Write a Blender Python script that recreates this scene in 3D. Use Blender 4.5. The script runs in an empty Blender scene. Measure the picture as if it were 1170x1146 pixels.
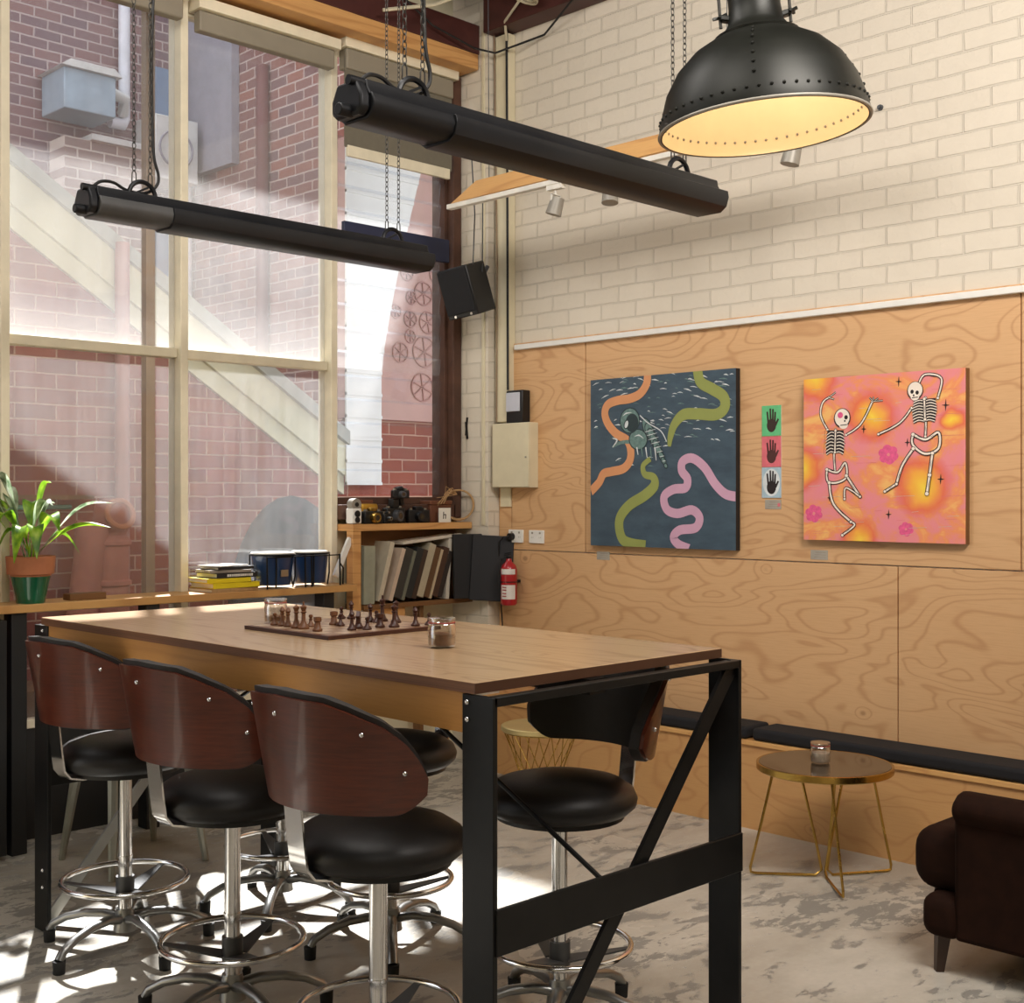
import bpy, math, random
from mathutils import Vector, Matrix, Euler
random.seed(7)
PI = math.pi
R = math.radians
sc = bpy.context.scene
COL = sc.collection

# ------------------------------------------------------------------ node helpers
class N:
    def __init__(s, name):
        s.m = bpy.data.materials.new(name); s.m.use_nodes = True
        s.t = s.m.node_tree; s.t.nodes.clear()
        s.out = s.t.nodes.new('ShaderNodeOutputMaterial')
    def n(s, kind, **kw):
        o = s.t.nodes.new('ShaderNode' + kind)
        for k, v in kw.items():
            if k.startswith('_'): setattr(o, k[1:], v)
            else: s.set(o, k, v)
        return o
    def set(s, o, key, v):
        i = o.inputs[int(key[1:])] if key[0] == 'i' and key[1:].isdigit() else o.inputs[key.replace('__', ' ')]
        if hasattr(v, 'is_output') or isinstance(v, bpy.types.NodeSocket): s.t.links.new(v, i)
        else:
            if isinstance(v, (tuple, list)) and len(v) == 3 and i.type == 'RGBA': v = (*v, 1)
            i.default_value = v
    def math(s, op, a, b=0.0, c=0.0, clamp=False):
        o = s.n('Math', _operation=op, i0=a, i1=b, i2=c); o.use_clamp = clamp
        return o.outputs[0]
    def ramp(s, fac, stops, interp='LINEAR'):
        o = s.n('ValToRGB', Fac=fac); e = o.color_ramp.elements; o.color_ramp.interpolation = interp
        while len(e) < len(stops): e.new(0.5)
        for q, (p, c) in zip(e, stops):
            q.position = p; q.color = (*c, 1) if len(c) == 3 else c
        return o.outputs[0]
    def mix(s, f, a, b, mode='MIX'):
        o = s.n('Mix'); o.data_type = 'RGBA'; o.blend_type = mode
        s.set(o, 'i0', f)
        for i, v in ((6, a), (7, b)):
            if isinstance(v, (tuple, list)) and len(v) == 3: v = (*v, 1)
            s.set(o, 'i%d' % i, v)
        return o.outputs[2]
    def coord(s): return s.n('TexCoord').outputs['Object']
    def noise(s, vec, scale, detail=3, rough=.5, dist=0):
        return s.n('TexNoise', Vector=vec, Scale=scale, Detail=detail, Roughness=rough, Distortion=dist).outputs[0]
    def mapv(s, vec, scale=(1, 1, 1), loc=(0, 0, 0), rot=(0, 0, 0)):
        return s.n('Mapping', Vector=vec, Scale=scale, Location=loc, Rotation=rot).outputs[0]
    def bump(s, h, strength=.3, dist=.01):
        return s.n('Bump', Height=h, Strength=strength, Distance=dist).outputs[0]
    def bsdf(s, color, rough=.5, metal=0.0, normal=None, coat=0.0, spec=.5, sheen=0.0, trans=0.0, ior=1.45):
        kw = {'Base__Color': color, 'Roughness': rough, 'Metallic': metal, 'Specular__IOR__Level': spec,
              'Coat__Weight': coat, 'Sheen__Weight': sheen, 'Transmission__Weight': trans, 'IOR': ior}
        p = s.n('BsdfPrincipled')
        for k, v in kw.items(): s.set(p, k, v)
        if normal is not None: s.set(p, 'Normal', normal)
        s.t.links.new(p.outputs[0], s.out.inputs[0]); return s.m

def srgb(r, g, b):
    f = lambda c: (c/255/12.92) if c/255 <= .04045 else ((c/255+.055)/1.055)**2.4
    return (f(r), f(g), f(b))

def plain(name, rgb, rough=.5, metal=0.0, var=.12, scale=8, bumpy=0.0, **kw):
    """one-colour material with a little procedural wear"""
    g = N(name); c = g.coord(); n = g.noise(c, scale, 4, .6)
    a = srgb(*rgb)
    col = g.ramp(n, [(.3, tuple(x*(1-var) for x in a)), (.7, tuple(min(1, x*(1+var)) for x in a))])
    rr = g.math('ADD', g.math('MULTIPLY', n, .12), rough-.06)
    nb = g.bump(g.noise(c, scale*12, 3), bumpy, .003) if bumpy else None
    return g.bsdf(col, rr, metal, nb, **kw)

# ------------------------------------------------------------------ materials
M = {}
def pl(key, *a, **k): M[key] = plain(key, *a, **k)
pl('black_steel', (30, 30, 30), .38, .55, var=.3, scale=5)
pl('heater_black', (26, 27, 30), .42, .3, var=.2)
pl('heater_grey', (80, 80, 80), .45, .3)
pl('chrome', (225, 225, 225), .13, 1.0, var=.05)
pl('brushed', (165, 165, 160), .3, 1.0, var=.1)
pl('cast_alu', (150, 150, 148), .32, .9, var=.15)
pl('rubber', (28, 28, 28), .7)
pl('leather', (27, 25, 25), .45, var=.2, scale=14, bumpy=.12)
pl('padding', (44, 42, 42), .55, var=.15, scale=20)
pl('brass', (190, 155, 80), .26, 1.0, var=.1)
pl('brass_pale', (200, 180, 125), .45, .6, var=.08)
pl('table_glass', (70, 58, 45), .06, .2, var=.05)
pl('velvet', (34, 18, 11), .85, var=.25, scale=18, spec=.12)
pl('dark_leg', (50, 32, 22), .4)
pl('grey_knit', (120, 118, 120), .9)
pl('black_fabric', (24, 24, 27), .85, var=.2, scale=25, bumpy=.3)
pl('cream_paint', (216, 206, 176), .5, var=.05)
pl('frame_paint', (226, 217, 192), .5, var=.08)
pl('white_paint', (232, 230, 224), .5, var=.04)
pl('white_plastic', (235, 232, 225), .35, var=.03)
pl('grey_plastic', (70, 72, 76), .4)
pl('black_plastic', (22, 22, 23), .42, var=.15)
pl('display', (196, 198, 208), .35, var=.05)
pl('red_paint', (170, 30, 38), .3, var=.1, coat=.4)
pl('label_white', (225, 220, 215), .5)
pl('label_grey', (165, 158, 145), .5)
pl('maroon', (74, 38, 34), .5, var=.2)
pl('dark_ceiling', (34, 28, 25), .8, var=.3, scale=3)
pl('blind_grey', (112, 106, 92), .8, var=.06, scale=30)
pl('blind_box', (140, 132, 116), .6, var=.05)
pl('rust_brown', (82, 55, 42), .7, var=.3)
pl('blue_board', (38, 44, 72), .5, var=.1)
pl('dark_panel', (26, 27, 28), .5, var=.25, scale=2)
pl('terracotta', (178, 112, 78), .75, var=.12, scale=14)
pl('terracotta_pipe', (172, 108, 92), .75, var=.12, scale=14)
pl('soil', (50, 36, 25), .95, var=.4, scale=60)
pl('bulb_moss', (190, 170, 120), .9)
pl('drum_skin', (240, 238, 230), .5)
pl('drum_blue', (28, 54, 92), .3, coat=.4, var=.15)
pl('yellow', (224, 200, 30), .5, var=.05)
pl('paper', (228, 224, 214), .6, var=.04)
pl('book_black', (35, 34, 36), .5)
pl('book_grey', (150, 138, 126), .6)
pl('chess_light', (104, 66, 40), .45, var=.2, scale=50)
pl('chess_dark', (62, 32, 22), .4, var=.2, scale=50)
pl('tolix', (150, 150, 140), .4, .6, var=.12)
pl('gold_leaf', (196, 150, 56), .4, .5)
pl('straw', (176, 140, 96), .85, var=.2, scale=40)
pl('leatherbrown', (110, 66, 44), .7, var=.15)
pl('rail_white', (228, 224, 214), .45)
pl('lamp_grey', (150, 145, 135), .45, .2)
pl('cable', (25, 24, 24), .6)
pl('cable_cream', (196, 186, 160), .6)
pl('lamp_iron', (27, 28, 23), .45, .3, var=.35, scale=4)
pl('lamp_enamel', (236, 214, 172), .4, var=.03)
pl('green_pipe', (70, 120, 100), .5)
pl('pink_pipe', (168, 120, 112), .6)
pl('maroon_pipe', (110, 60, 58), .6)
pl('white_pipe', (215, 215, 220), .5)
pl('ac_blue', (150, 168, 180), .5)
pl('ac_white', (205, 205, 200), .5)
pl('tarp', (62, 66, 70), .7, var=.2)
pl('pink_render', (190, 150, 140), .8, var=.06)
pl('grey_clad', (150, 148, 156), .6, var=.1)
pl('rake_cream', (206, 200, 168), .6, var=.06)
pl('post_brown', (140, 116, 92), .6)
pl('chain_grey', (66, 64, 60), .5, .4)
pl('rake_grey', (160, 160, 150), .6, var=.06)
pl('outdoor_ground', (120, 112, 104), .9, var=.2)
pl('window_blue', (120, 140, 165), .2)
pl('light_timber_dark', (120, 84, 50), .6)
pl('art_orange', (214, 150, 104), .6, var=.05)
pl('art_green', (146, 154, 84), .6, var=.06)
pl('art_pink', (206, 162, 186), .6, var=.05)
pl('art_teal', (104, 132, 128), .6, var=.25, scale=60)
pl('art_teal_dark', (42, 58, 62), .6)
pl('art_white', (214, 220, 222), .6)
pl('art_bone', (240, 228, 214), .6, var=.03)
pl('art_ink', (34, 24, 24), .6)
pl('art_flower', (226, 92, 140), .6, var=.15, scale=60)
pl('card_green', (100, 190, 130), .6, var=.1, scale=30)
pl('card_pink', (218, 110, 120), .6, var=.12, scale=30)
pl('card_blue', (168, 192, 204), .6, var=.15, scale=30)
pl('art_side', (30, 28, 30), .6)
for i, c in enumerate([(150, 152, 134), (196, 186, 164), (200, 180, 160), (58, 56, 52), (110, 112, 98), (40, 42, 42), (62, 46, 36), (176, 166, 142), (98, 72, 48), (190, 172, 142), (74, 52, 40), (52, 44, 40), (205, 196, 180), (24, 24, 26), (30, 30, 34)]):
    pl('sleeve%d' % i, c, .6, var=.08, scale=20)

def uv_wall(g, axes):
    c = g.coord(); s = g.n('SeparateXYZ', Vector=c).outputs
    return g.n('CombineXYZ', X=s[axes[0]], Y=s[axes[1]], Z=0.0).outputs[0]

def brick(name, c1, c2, mortar, axes, rough=.85, bs=.6, msize=.007, var=.5, painted=False, course=.086, length=.24):
    g = N(name); v = uv_wall(g, axes)
    jit = g.n('TexNoise', Vector=v, Scale=6.0, Detail=2.0).outputs[1]
    vv = g.n('VectorMath', _operation='MULTIPLY_ADD', i0=jit, i1=(.012, .012, 0), i2=v).outputs[0]
    b = g.n('TexBrick', Vector=vv, Scale=1.0); b.offset = .5
    for k, val in (('Color1', c1), ('Color2', c2), ('Mortar', mortar)): g.set(b, k, val)
    for k, val in (('Mortar Size', msize), ('Mortar Smooth', .25), ('Bias', 0.0), ('Brick Width', length), ('Row Height', course)): b.inputs[k].default_value = val
    n1 = g.noise(v, 9, 5, .65); n2 = g.noise(v, 1.1, 3)
    col = g.mix(g.math('MULTIPLY', n2, var), b.outputs[0], tuple(x*.72 for x in c1))
    h = g.math('ADD', g.math('MULTIPLY', b.outputs[1], -1.0 if not painted else -.8), g.math('MULTIPLY', n1, .5))
    nrm = g.bump(h, bs, .012)
    return g.bsdf(col, rough, 0, nrm)
wallc = srgb(222, 212, 195)
M['wall_brick_YZ'] = brick('painted_brick_a', wallc, tuple(x*.95 for x in wallc), tuple(x*.89 for x in wallc), (1, 2), rough=.62, msize=.005, var=.14, painted=True, bs=1.0)  # mortar darkened to paint in joint shade; bricks and joints share one paint
M['wall_brick_XZ'] = brick('painted_brick_b', wallc, tuple(x*.95 for x in wallc), tuple(x*.89 for x in wallc), (0, 2), rough=.62, msize=.005, var=.14, painted=True, bs=1.0)  # same joint shade put into the mortar tone
M['red_brick_XZ'] = brick('red_brick_a', srgb(160, 82, 64), srgb(128, 72, 64), srgb(196, 160, 140), (0, 2), msize=.0055)
M['red_brick_YZ'] = brick('red_brick_b', srgb(152, 98, 84), srgb(112, 90, 94), srgb(200, 184, 174), (1, 2), msize=.008)
M['far_brick_XZ'] = brick('far_brick', srgb(135, 100, 98), srgb(110, 92, 100), srgb(185, 170, 165), (0, 2), msize=.008)
M['pale_brick_XZ'] = brick('pale_brick', srgb(160, 136, 124), srgb(140, 120, 115), srgb(215, 205, 192), (0, 2), msize=.009)

def plywood(name, axes, base, line, sc_=(.55, 1.9), freq=34, rough=.5, knots=True, off=(0, 0), contrast=.55):
    g = N(name); v = uv_wall(g, axes)
    m = g.mapv(v, scale=(sc_[0], sc_[1], 1), loc=(off[0], off[1], 0))
    n = g.noise(m, 1.5, 2.2, .45, .5)
    vk = g.n('TexVoronoi', Vector=g.mapv(v, scale=(2.2, 3.0, 1), loc=(off[0], off[1], 0)), Scale=1.0).outputs
    kd = vk[0]
    bend = g.math('MULTIPLY', g.math('POWER', g.math('SUBTRACT', 1.0, kd, clamp=True), 10.0), .22)
    ph = g.math('MULTIPLY', g.math('ADD', n, bend), freq*PI)
    s_ = g.math('SINE', ph)
    ln = g.math('POWER', g.math('ADD', g.math('MULTIPLY', s_, .5), .5), 9.0)
    fine = g.noise(g.mapv(v, scale=(3, 60, 1)), 3.0, 3, .6)
    patch = g.noise(v, 1.6, 2)
    c0 = g.mix(g.math('MULTIPLY', patch, .6), tuple(base), tuple(x*y for x, y in zip(base, (.86, .8, .72))))
    c1 = g.mix(g.math('MULTIPLY', ln, contrast), c0, tuple(line))
    c2 = g.mix(g.math('MULTIPLY', g.math('SUBTRACT', fine, .45, clamp=True), .7), c1, tuple(line))
    if knots:
        k = g.math('LESS_THAN', kd, .07)
        k2 = g.ramp(kd, [(0, (1, 1, 1)), (.03, (.8, .8, .8)), (.06, (0, 0, 0))])
        c2 = g.mix(g.math('MULTIPLY', k2, .55), c2, srgb(96, 58, 30))
    return g.bsdf(c2, rough, 0, g.bump(fine, .05, .002))
plyb, plyl = srgb(218, 176, 130), srgb(172, 118, 72)
M['ply_wall'] = plywood('ply_wall', (1, 2), plyb, plyl, contrast=.42, freq=34, sc_=(.62, 2.3))
M['ply_wall_low'] = plywood('ply_wall_low', (1, 2), plyb, plyl, off=(3.3, 1.7), freq=32, contrast=.40, sc_=(.62, 2.1))
M['ply_bench'] = plywood('ply_bench', (1, 2), srgb(206, 160, 106), plyl, off=(7.7, 5.1), sc_=(.7, 1.7), freq=26, contrast=.36)
M['apron_ply'] = plywood('apron_ply', (1, 2), srgb(196, 142, 76), srgb(150, 96, 44), sc_=(.4, 2.5), freq=10, knots=False, contrast=.3)
M['table_top'] = plywood('table_top', (1, 0), srgb(176, 148, 114), srgb(134, 104, 74), sc_=(.35, 3.2), freq=20, rough=.26, knots=False, contrast=.4)
M['bench_wood'] = plywood('bench_wood', (0, 1), srgb(206, 160, 100), srgb(150, 98, 52), sc_=(.4, 5), freq=12, knots=False, contrast=.4, rough=.45)
M['timber'] = plywood('timber', (0, 2), srgb(214, 164, 104), srgb(160, 102, 54), sc_=(.4, 5), freq=12, knots=False, contrast=.45)
M['timber_y'] = plywood('timber_y', (1, 2), srgb(220, 172, 110), srgb(170, 112, 60), sc_=(.4, 5), freq=12, knots=False, contrast=.4)
M['edge_dark'] = plain('edge_dark', (74, 46, 30), .5)
M['edge_ply'] = plywood('edge_ply', (1, 2), srgb(120, 78, 46), srgb(70, 42, 24), sc_=(.1, 60), freq=10, knots=False, contrast=.6)

def veneer():
    g = N('veneer'); c = g.coord()
    n = g.noise(g.mapv(c, scale=(14, 14, 160)), 1.0, 4, .6)
    n2 = g.noise(g.mapv(c, scale=(3, 3, 9)), 1.0, 2)
    col = g.ramp(g.math('ADD', g.math('MULTIPLY', n, .6), g.math('MULTIPLY', n2, .4)), [(.25, srgb(60, 25, 14)), (.75, srgb(104, 46, 27))])
    return g.bsdf(col, .3, 0, g.bump(n, .06, .002), coat=.35)
M['veneer'] = veneer()

def floor_mat():
    g = N('concrete_floor'); c = g.coord()
    big = g.noise(c, 1.1, 4, .6)
    m = g.mapv(c, rot=(0, 0, R(45)), scale=(1, 2.0, 1))
    n = g.noise(m, 6.2, 10, .72, .3)
    n3 = g.noise(c, 40, 4, .6)
    mask = g.ramp(g.math('ADD', g.math('MULTIPLY', n, .72), g.math('MULTIPLY', big, .34)), [(.555, (0, 0, 0)), (.568, (1, 1, 1))])
    mid = g.ramp(g.noise(m, 1.2, 6, .6), [(.35, srgb(176, 170, 158)), (.65, srgb(206, 200, 188))])
    fl = g.mix(g.math('MULTIPLY', n3, .3), mid, srgb(150, 142, 130))
    col = g.mix(g.math('MULTIPLY', mask, .8), fl, srgb(126, 123, 117))
    rg = g.math('ADD', g.math('MULTIPLY', mask, .2), g.math('ADD', g.math('MULTIPLY', big, .25), .14))
    nrm = g.bump(g.math('ADD', g.math('MULTIPLY', mask, -.5), g.math('MULTIPLY', n3, .15)), .3, .004)
    return g.bsdf(col, rg, 0, nrm, spec=.5)
M['floor'] = floor_mat()

def glass_dusty(name, lo=.12, hi=.5, tint=(.95, .97, 1)):
    g = N(name); c = g.coord()
    st = g.noise(g.mapv(c, scale=(22, 1, 1.1)), 1.0, 5, .65)
    bl = g.noise(g.mapv(c, scale=(1.6, 1, 1.2)), 1.0, 3, .6)
    z = g.n('SeparateXYZ', Vector=c).outputs[2]
    # dust gathers at the foot of the upper pane
    foot = g.math('MULTIPLY', g.math('MULTIPLY', g.math('GREATER_THAN', z, 2.25), g.math('SUBTRACT', 1.0, g.math('MULTIPLY', g.math('SUBTRACT', z, 2.25), 3.4), clamp=True)), 1.0)
    f = g.math('ADD', g.math('ADD', g.math('MULTIPLY', st, .45), g.math('MULTIPLY', bl, .55)), g.math('MULTIPLY', foot, .55))
    upper = g.math('MULTIPLY', g.math('GREATER_THAN', z, 2.25), .04)
    f = g.math('ADD', g.math('ADD', lo, upper), g.math('MULTIPLY', g.math('SUBTRACT', f, .3, clamp=True), hi-lo), clamp=True)
    tr = g.n('BsdfTransparent', Color=(*tint, 1)).outputs[0]
    dust = g.n('MixShader', i0=.6, i1=g.n('BsdfDiffuse', Color=(.9, .9, .88, 1)).outputs[0], i2=g.n('BsdfTranslucent', Color=(.92, .93, .95, 1)).outputs[0]).outputs[0]
    a = g.n('MixShader', i0=f, i1=tr, i2=dust).outputs[0]
    gl = g.n('BsdfGlossy', Color=(1, 1, 1, 1), Roughness=.05).outputs[0]
    b = g.n('MixShader', i0=.035, i1=a, i2=gl)
    g.t.links.new(b.outputs[0], g.out.inputs[0]); return g.m
M['window_glass'] = glass_dusty('window_glass', .03, .20)
M['louvre_glass'] = glass_dusty('louvre_glass', .015, .09)

def clear_glass(name, col, f=.25):
    g = N(name)
    tr = g.n('BsdfTransparent', Color=(*col, 1)).outputs[0]
    gl = g.n('BsdfGlossy', Color=(1, 1, 1, 1), Roughness=.04).outputs[0]
    fr = g.math('ADD', g.n('LayerWeight', Blend=.4).outputs[1], .04, clamp=True)
    b = g.n('MixShader', i0=g.math('MULTIPLY', fr, f*2.5, clamp=True), i1=tr, i2=gl)
    g.t.links.new(b.outputs[0], g.out.inputs[0]); return g.m
M['jar_glass'] = clear_glass('jar_glass', (.93, .93, .92))
pl('green_glass', (20, 92, 62), .12, var=.2, coat=.6)
pl('sugar', (122, 84, 58), .9, var=.2, scale=80)
pl('sugar_pale', (205, 185, 165), .9, var=.2, scale=80)
pl('square_a', (172, 146, 120), .4)
pl('square_b', (132, 100, 76), .4)
pl('jar_band', (150, 60, 50), .5)

def leaf_mat(name, a, b, stripe):
    g = N(name); c = g.coord()
    n = g.noise(g.mapv(c, scale=(30, 30, 8)), 1.0, 3)
    col = g.ramp(n, [(.35, srgb(*a)), (.55, srgb(*b)), (.72, srgb(*stripe))])
    d = g.n('BsdfPrincipled'); g.set(d, 'Base Color', col); g.set(d, 'Roughness', .4)
    t = g.n('BsdfTranslucent', Color=col).outputs[0]
    mx = g.n('MixShader', i0=.45, i1=d.outputs[0], i2=t)
    g.t.links.new(mx.outputs[0], g.out.inputs[0]); return g.m
M['leaf'] = leaf_mat('leaf', (70, 120, 30), (140, 185, 40), (190, 215, 80))
M['leaf_pale'] = leaf_mat('leaf_pale', (80, 105, 70), (175, 190, 160), (232, 236, 222))

def art_ocean():
    g = N('art_ocean'); c = g.coord(); n = g.noise(g.mapv(c, scale=(1, 5, 14)), 1.0, 5, .65)
    return g.bsdf(g.ramp(n, [(.3, srgb(54, 70, 84)), (.7, srgb(72, 92, 106))]), .55)
M['art_ocean'] = art_ocean()
def art_sunset(W, H, glows):
    g = N('art_sunset'); c = g.coord()
    w = g.n('VectorMath', _operation='MULTIPLY_ADD', i0=g.n('TexNoise', Vector=c, Scale=7.0, Detail=3.0).outputs[1], i1=(0, .10, .10), i2=c).outputs[0]
    n = g.noise(g.mapv(c, scale=(1, 2.4, 4.0)), 1.6, 4, .6, 1.2)
    col = g.ramp(n, [(.30, srgb(232, 138, 150)), (.46, srgb(232, 140, 138)), (.55, srgb(236, 148, 96)), (.68, srgb(242, 186, 110))])
    for (s, t, r_) in glows:
        d = g.n('VectorMath', _operation='DISTANCE', i0=w, i1=(0, W*(.5-s)+.05, H*(t-.5)+.05)).outputs[1]
        q = g.math('DIVIDE', d, r_)
        gc = g.ramp(q, [(0, srgb(248, 214, 70)), (.35, srgb(244, 176, 60)), (.7, srgb(228, 104, 70)), (1, srgb(220, 100, 100))])
        f = g.ramp(q, [(0, (1, 1, 1)), (.7, (.8, .8, .8)), (1, (0, 0, 0))])
        col = g.mix(f, col, gc)
    return g.bsdf(col, .55)

# ------------------------------------------------------------------ mesh builder
class MB:
    def __init__(s): s.v = []; s.f = []; s.mi = []; s.cur = 0; s.mats = []
    def use(s, m):
        if m not in s.mats: s.mats.append(m)
        s.cur = s.mats.index(m); return s
    def add(s, vs, fs):
        b = len(s.v); s.v += [tuple(v) for v in vs]
        s.f += [tuple(b+i for i in f) for f in fs]; s.mi += [s.cur]*len(fs); return s
    def box(s, lo, hi):
        (a, b, c), (d, e, f) = lo, hi
        return s.add([(a, b, c), (d, b, c), (d, e, c), (a, e, c), (a, b, f), (d, b, f), (d, e, f), (a, e, f)],
                     [(3, 2, 1, 0), (4, 5, 6, 7), (0, 1, 5, 4), (1, 2, 6, 5), (2, 3, 7, 6), (3, 0, 4, 7)])
    def cbox(s, c, size, rot=None):
        h = [x/2 for x in size]; M_ = Euler(rot).to_matrix() if rot else Matrix.Identity(3)
        vs = [Vector(c)+M_ @ Vector((x*h[0], y*h[1], z*h[2])) for z in (-1, 1) for x, y in ((-1, -1), (1, -1), (1, 1), (-1, 1))]
        return s.add(vs, [(3, 2, 1, 0), (4, 5, 6, 7), (0, 1, 5, 4), (1, 2, 6, 5), (2, 3, 7, 6), (3, 0, 4, 7)])
    def bar(s, p, q, w, t, up=(0, 0, 1)):
        """rectangular bar from p to q, w across, t along up-ish"""
        p, q = Vector(p), Vector(q); d = (q-p).normalized(); a = d.cross(Vector(up))
        if a.length < 1e-4: a = d.cross(Vector((1, 0, 0)))
        a.normalize(); b = a.cross(d).normalized()
        vs = [e+a*x*w/2+b*y*t/2 for e in (p, q) for x, y in ((-1, -1), (1, -1), (1, 1), (-1, 1))]
        return s.add(vs, [(3, 2, 1, 0), (4, 5, 6, 7), (0, 1, 5, 4), (1, 2, 6, 5), (2, 3, 7, 6), (3, 0, 4, 7)])
    def cyl(s, p, q, r, r2=None, seg=20, caps=True):
        return s.tube([p, q], [r, r if r2 is None else r2], seg, caps)
    def tube(s, pts, r, seg=10, caps=True, closed=False, flat=1.0, up=None):
        pts = [Vector(p) for p in pts]; n = len(pts)
        rs = r if isinstance(r, (list, tuple)) else [r]*n
        vs, fs = [], []; prev = None
        for i, p in enumerate(pts):
            if closed: d = pts[(i+1) % n]-pts[i-1]
            else: d = pts[min(i+1, n-1)]-pts[max(i-1, 0)]
            d.normalize()
            if prev is None:
                ref = Vector(up) if up else (Vector((0, 0, 1)) if abs(d.z) < .95 else Vector((1, 0, 0)))
                a = d.cross(ref).normalized()
            else:
                a = prev-d*prev.dot(d); a.normalize()
            prev = a; b = a.cross(d).normalized()
            for k in range(seg):
                t = 2*PI*k/seg
                vs.append(p+a*math.cos(t)*rs[i]+b*math.sin(t)*rs[i]*flat)
        m = n if closed else n-1
        for i in range(m):
            j = (i+1) % n
            for k in range(seg):
                l = (k+1) % seg
                fs.append((i*seg+k, j*seg+k, j*seg+l, i*seg+l))
        if caps and not closed:
            fs.append(tuple(range(seg))); fs.append(tuple((n-1)*seg+k for k in reversed(range(seg))))
        return s.add(vs, fs)
    def lathe(s, prof, c=(0, 0, 0), seg=32, sx=1, sy=1, caps=True):
        vs, fs = [], []; n = len(prof)
        for (r, z) in prof:
            for k in range(seg):
                t = 2*PI*k/seg
                vs.append((c[0]+r*math.cos(t)*sx, c[1]+r*math.sin(t)*sy, c[2]+z))
        for i in range(n-1):
            for k in range(seg):
                l = (k+1) % seg
                fs.append((i*seg+k, i*seg+l, (i+1)*seg+l, (i+1)*seg+k))
        if caps and prof[0][0] > 1e-5: fs.append(tuple(reversed(range(seg))))
        if caps and prof[-1][0] > 1e-5: fs.append(tuple((n-1)*seg+k for k in range(seg)))
        return s.add(vs, fs)
    def prism(s, poly, axis, a, b):
        """poly of 2D points in the plane normal to axis, extruded a..b"""
        def P(u, v, w):
            return {'x': (w, u, v), 'y': (u, w, v), 'z': (u, v, w)}[axis]
        n = len(poly)
        vs = [P(u, v, a) for u, v in poly]+[P(u, v, b) for u, v in poly]
        fs = [tuple(reversed(range(n))), tuple(range(n, 2*n))]+[(i, (i+1) % n, n+(i+1) % n, n+i) for i in range(n)]
        return s.add(vs, fs)
    def sphere(s, c, r, seg=16, rings=10, sz=None):
        sz = sz or (1, 1, 1)
        prof = []
        vs, fs = [], []
        for i in range(rings+1):
            th = PI*i/rings
            for k in range(seg):
                t = 2*PI*k/seg
                vs.append((c[0]+r*sz[0]*math.sin(th)*math.cos(t), c[1]+r*sz[1]*math.sin(th)*math.sin(t), c[2]+r*sz[2]*math.cos(th)))
        for i in range(rings):
            for k in range(seg):
                l = (k+1) % seg; fs.append((i*seg+k, (i+1)*seg+k, (i+1)*seg+l, i*seg+l))
        return s.add(vs, fs)
    def torus(s, c, R_, r, seg=32, sub=8, rot=None):
        M_ = Euler(rot).to_matrix() if rot else Matrix.Identity(3)
        pts = [Vector(c)+M_ @ Vector((R_*math.cos(2*PI*k/seg), R_*math.sin(2*PI*k/seg), 0)) for k in range(seg)]
        return s.tube(pts, r, sub, closed=True)
    def build(s, name, mat=None, parent=None, loc=None, rot=None, bevel=0.0, smooth=True, sub=0, kind=None, segs=2):
        me = bpy.data.meshes.new(name); me.from_pydata(s.v, [], s.f); me.validate()
        mats = s.mats if s.mats else [mat]
        for m in mats: me.materials.append(M[m] if isinstance(m, str) else m)
        if s.mats:
            for p, i in zip(me.polygons, s.mi): p.material_index = i
        import bmesh
        bm = bmesh.new(); bm.from_mesh(me)
        bmesh.ops.remove_doubles(bm, verts=bm.verts, dist=1e-6)
        bmesh.ops.recalc_face_normals(bm, faces=bm.faces); bm.to_mesh(me); bm.free()
        if smooth:
            me.polygons.foreach_set('use_smooth', [True]*len(me.polygons)); me.set_sharp_from_angle(angle=R(38))
        o = bpy.data.objects.new(name, me); COL.objects.link(o)
        if parent: o.parent = parent
        if loc: o.location = loc
        if rot: o.rotation_euler = rot
        if bevel:
            b = o.modifiers.new('bevel', 'BEVEL'); b.width = bevel; b.segments = segs; b.limit_method = 'ANGLE'; b.angle_limit = R(40)
        if sub:
            b = o.modifiers.new('sub', 'SUBSURF'); b.levels = sub; b.render_levels = sub
        if kind: o['kind'] = kind
        return o

def tag(o, label, cat, group=None, kind=None):
    o['label'] = label; o['category'] = cat
    if group: o['group'] = group
    if kind: o['kind'] = kind
    return o
def thing(name, label, cat, loc=(0, 0, 0), rz=0, group=None, rot=None):
    o = bpy.data.objects.new(name, None); COL.objects.link(o)
    o.empty_display_size = .1
    o.location = loc; o.rotation_euler = rot if rot else (0, 0, rz)
    return tag(o, label, cat, group)
def kids(o): return [c for c in bpy.data.objects if c.parent == o]
def dup(o, loc=None, rz=None, label=None, parent=None):
    c = o.copy(); COL.objects.link(c); c.parent = parent
    if loc is not None: c.location = loc
    if rz is not None: c.rotation_euler = (0, 0, rz)
    if label: c['label'] = label
    for k in kids(o): dup(k, parent=c)
    return c
def struct(mb, name, mat=None, **k): return mb.build(name, mat, kind='structure', **k)

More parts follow.
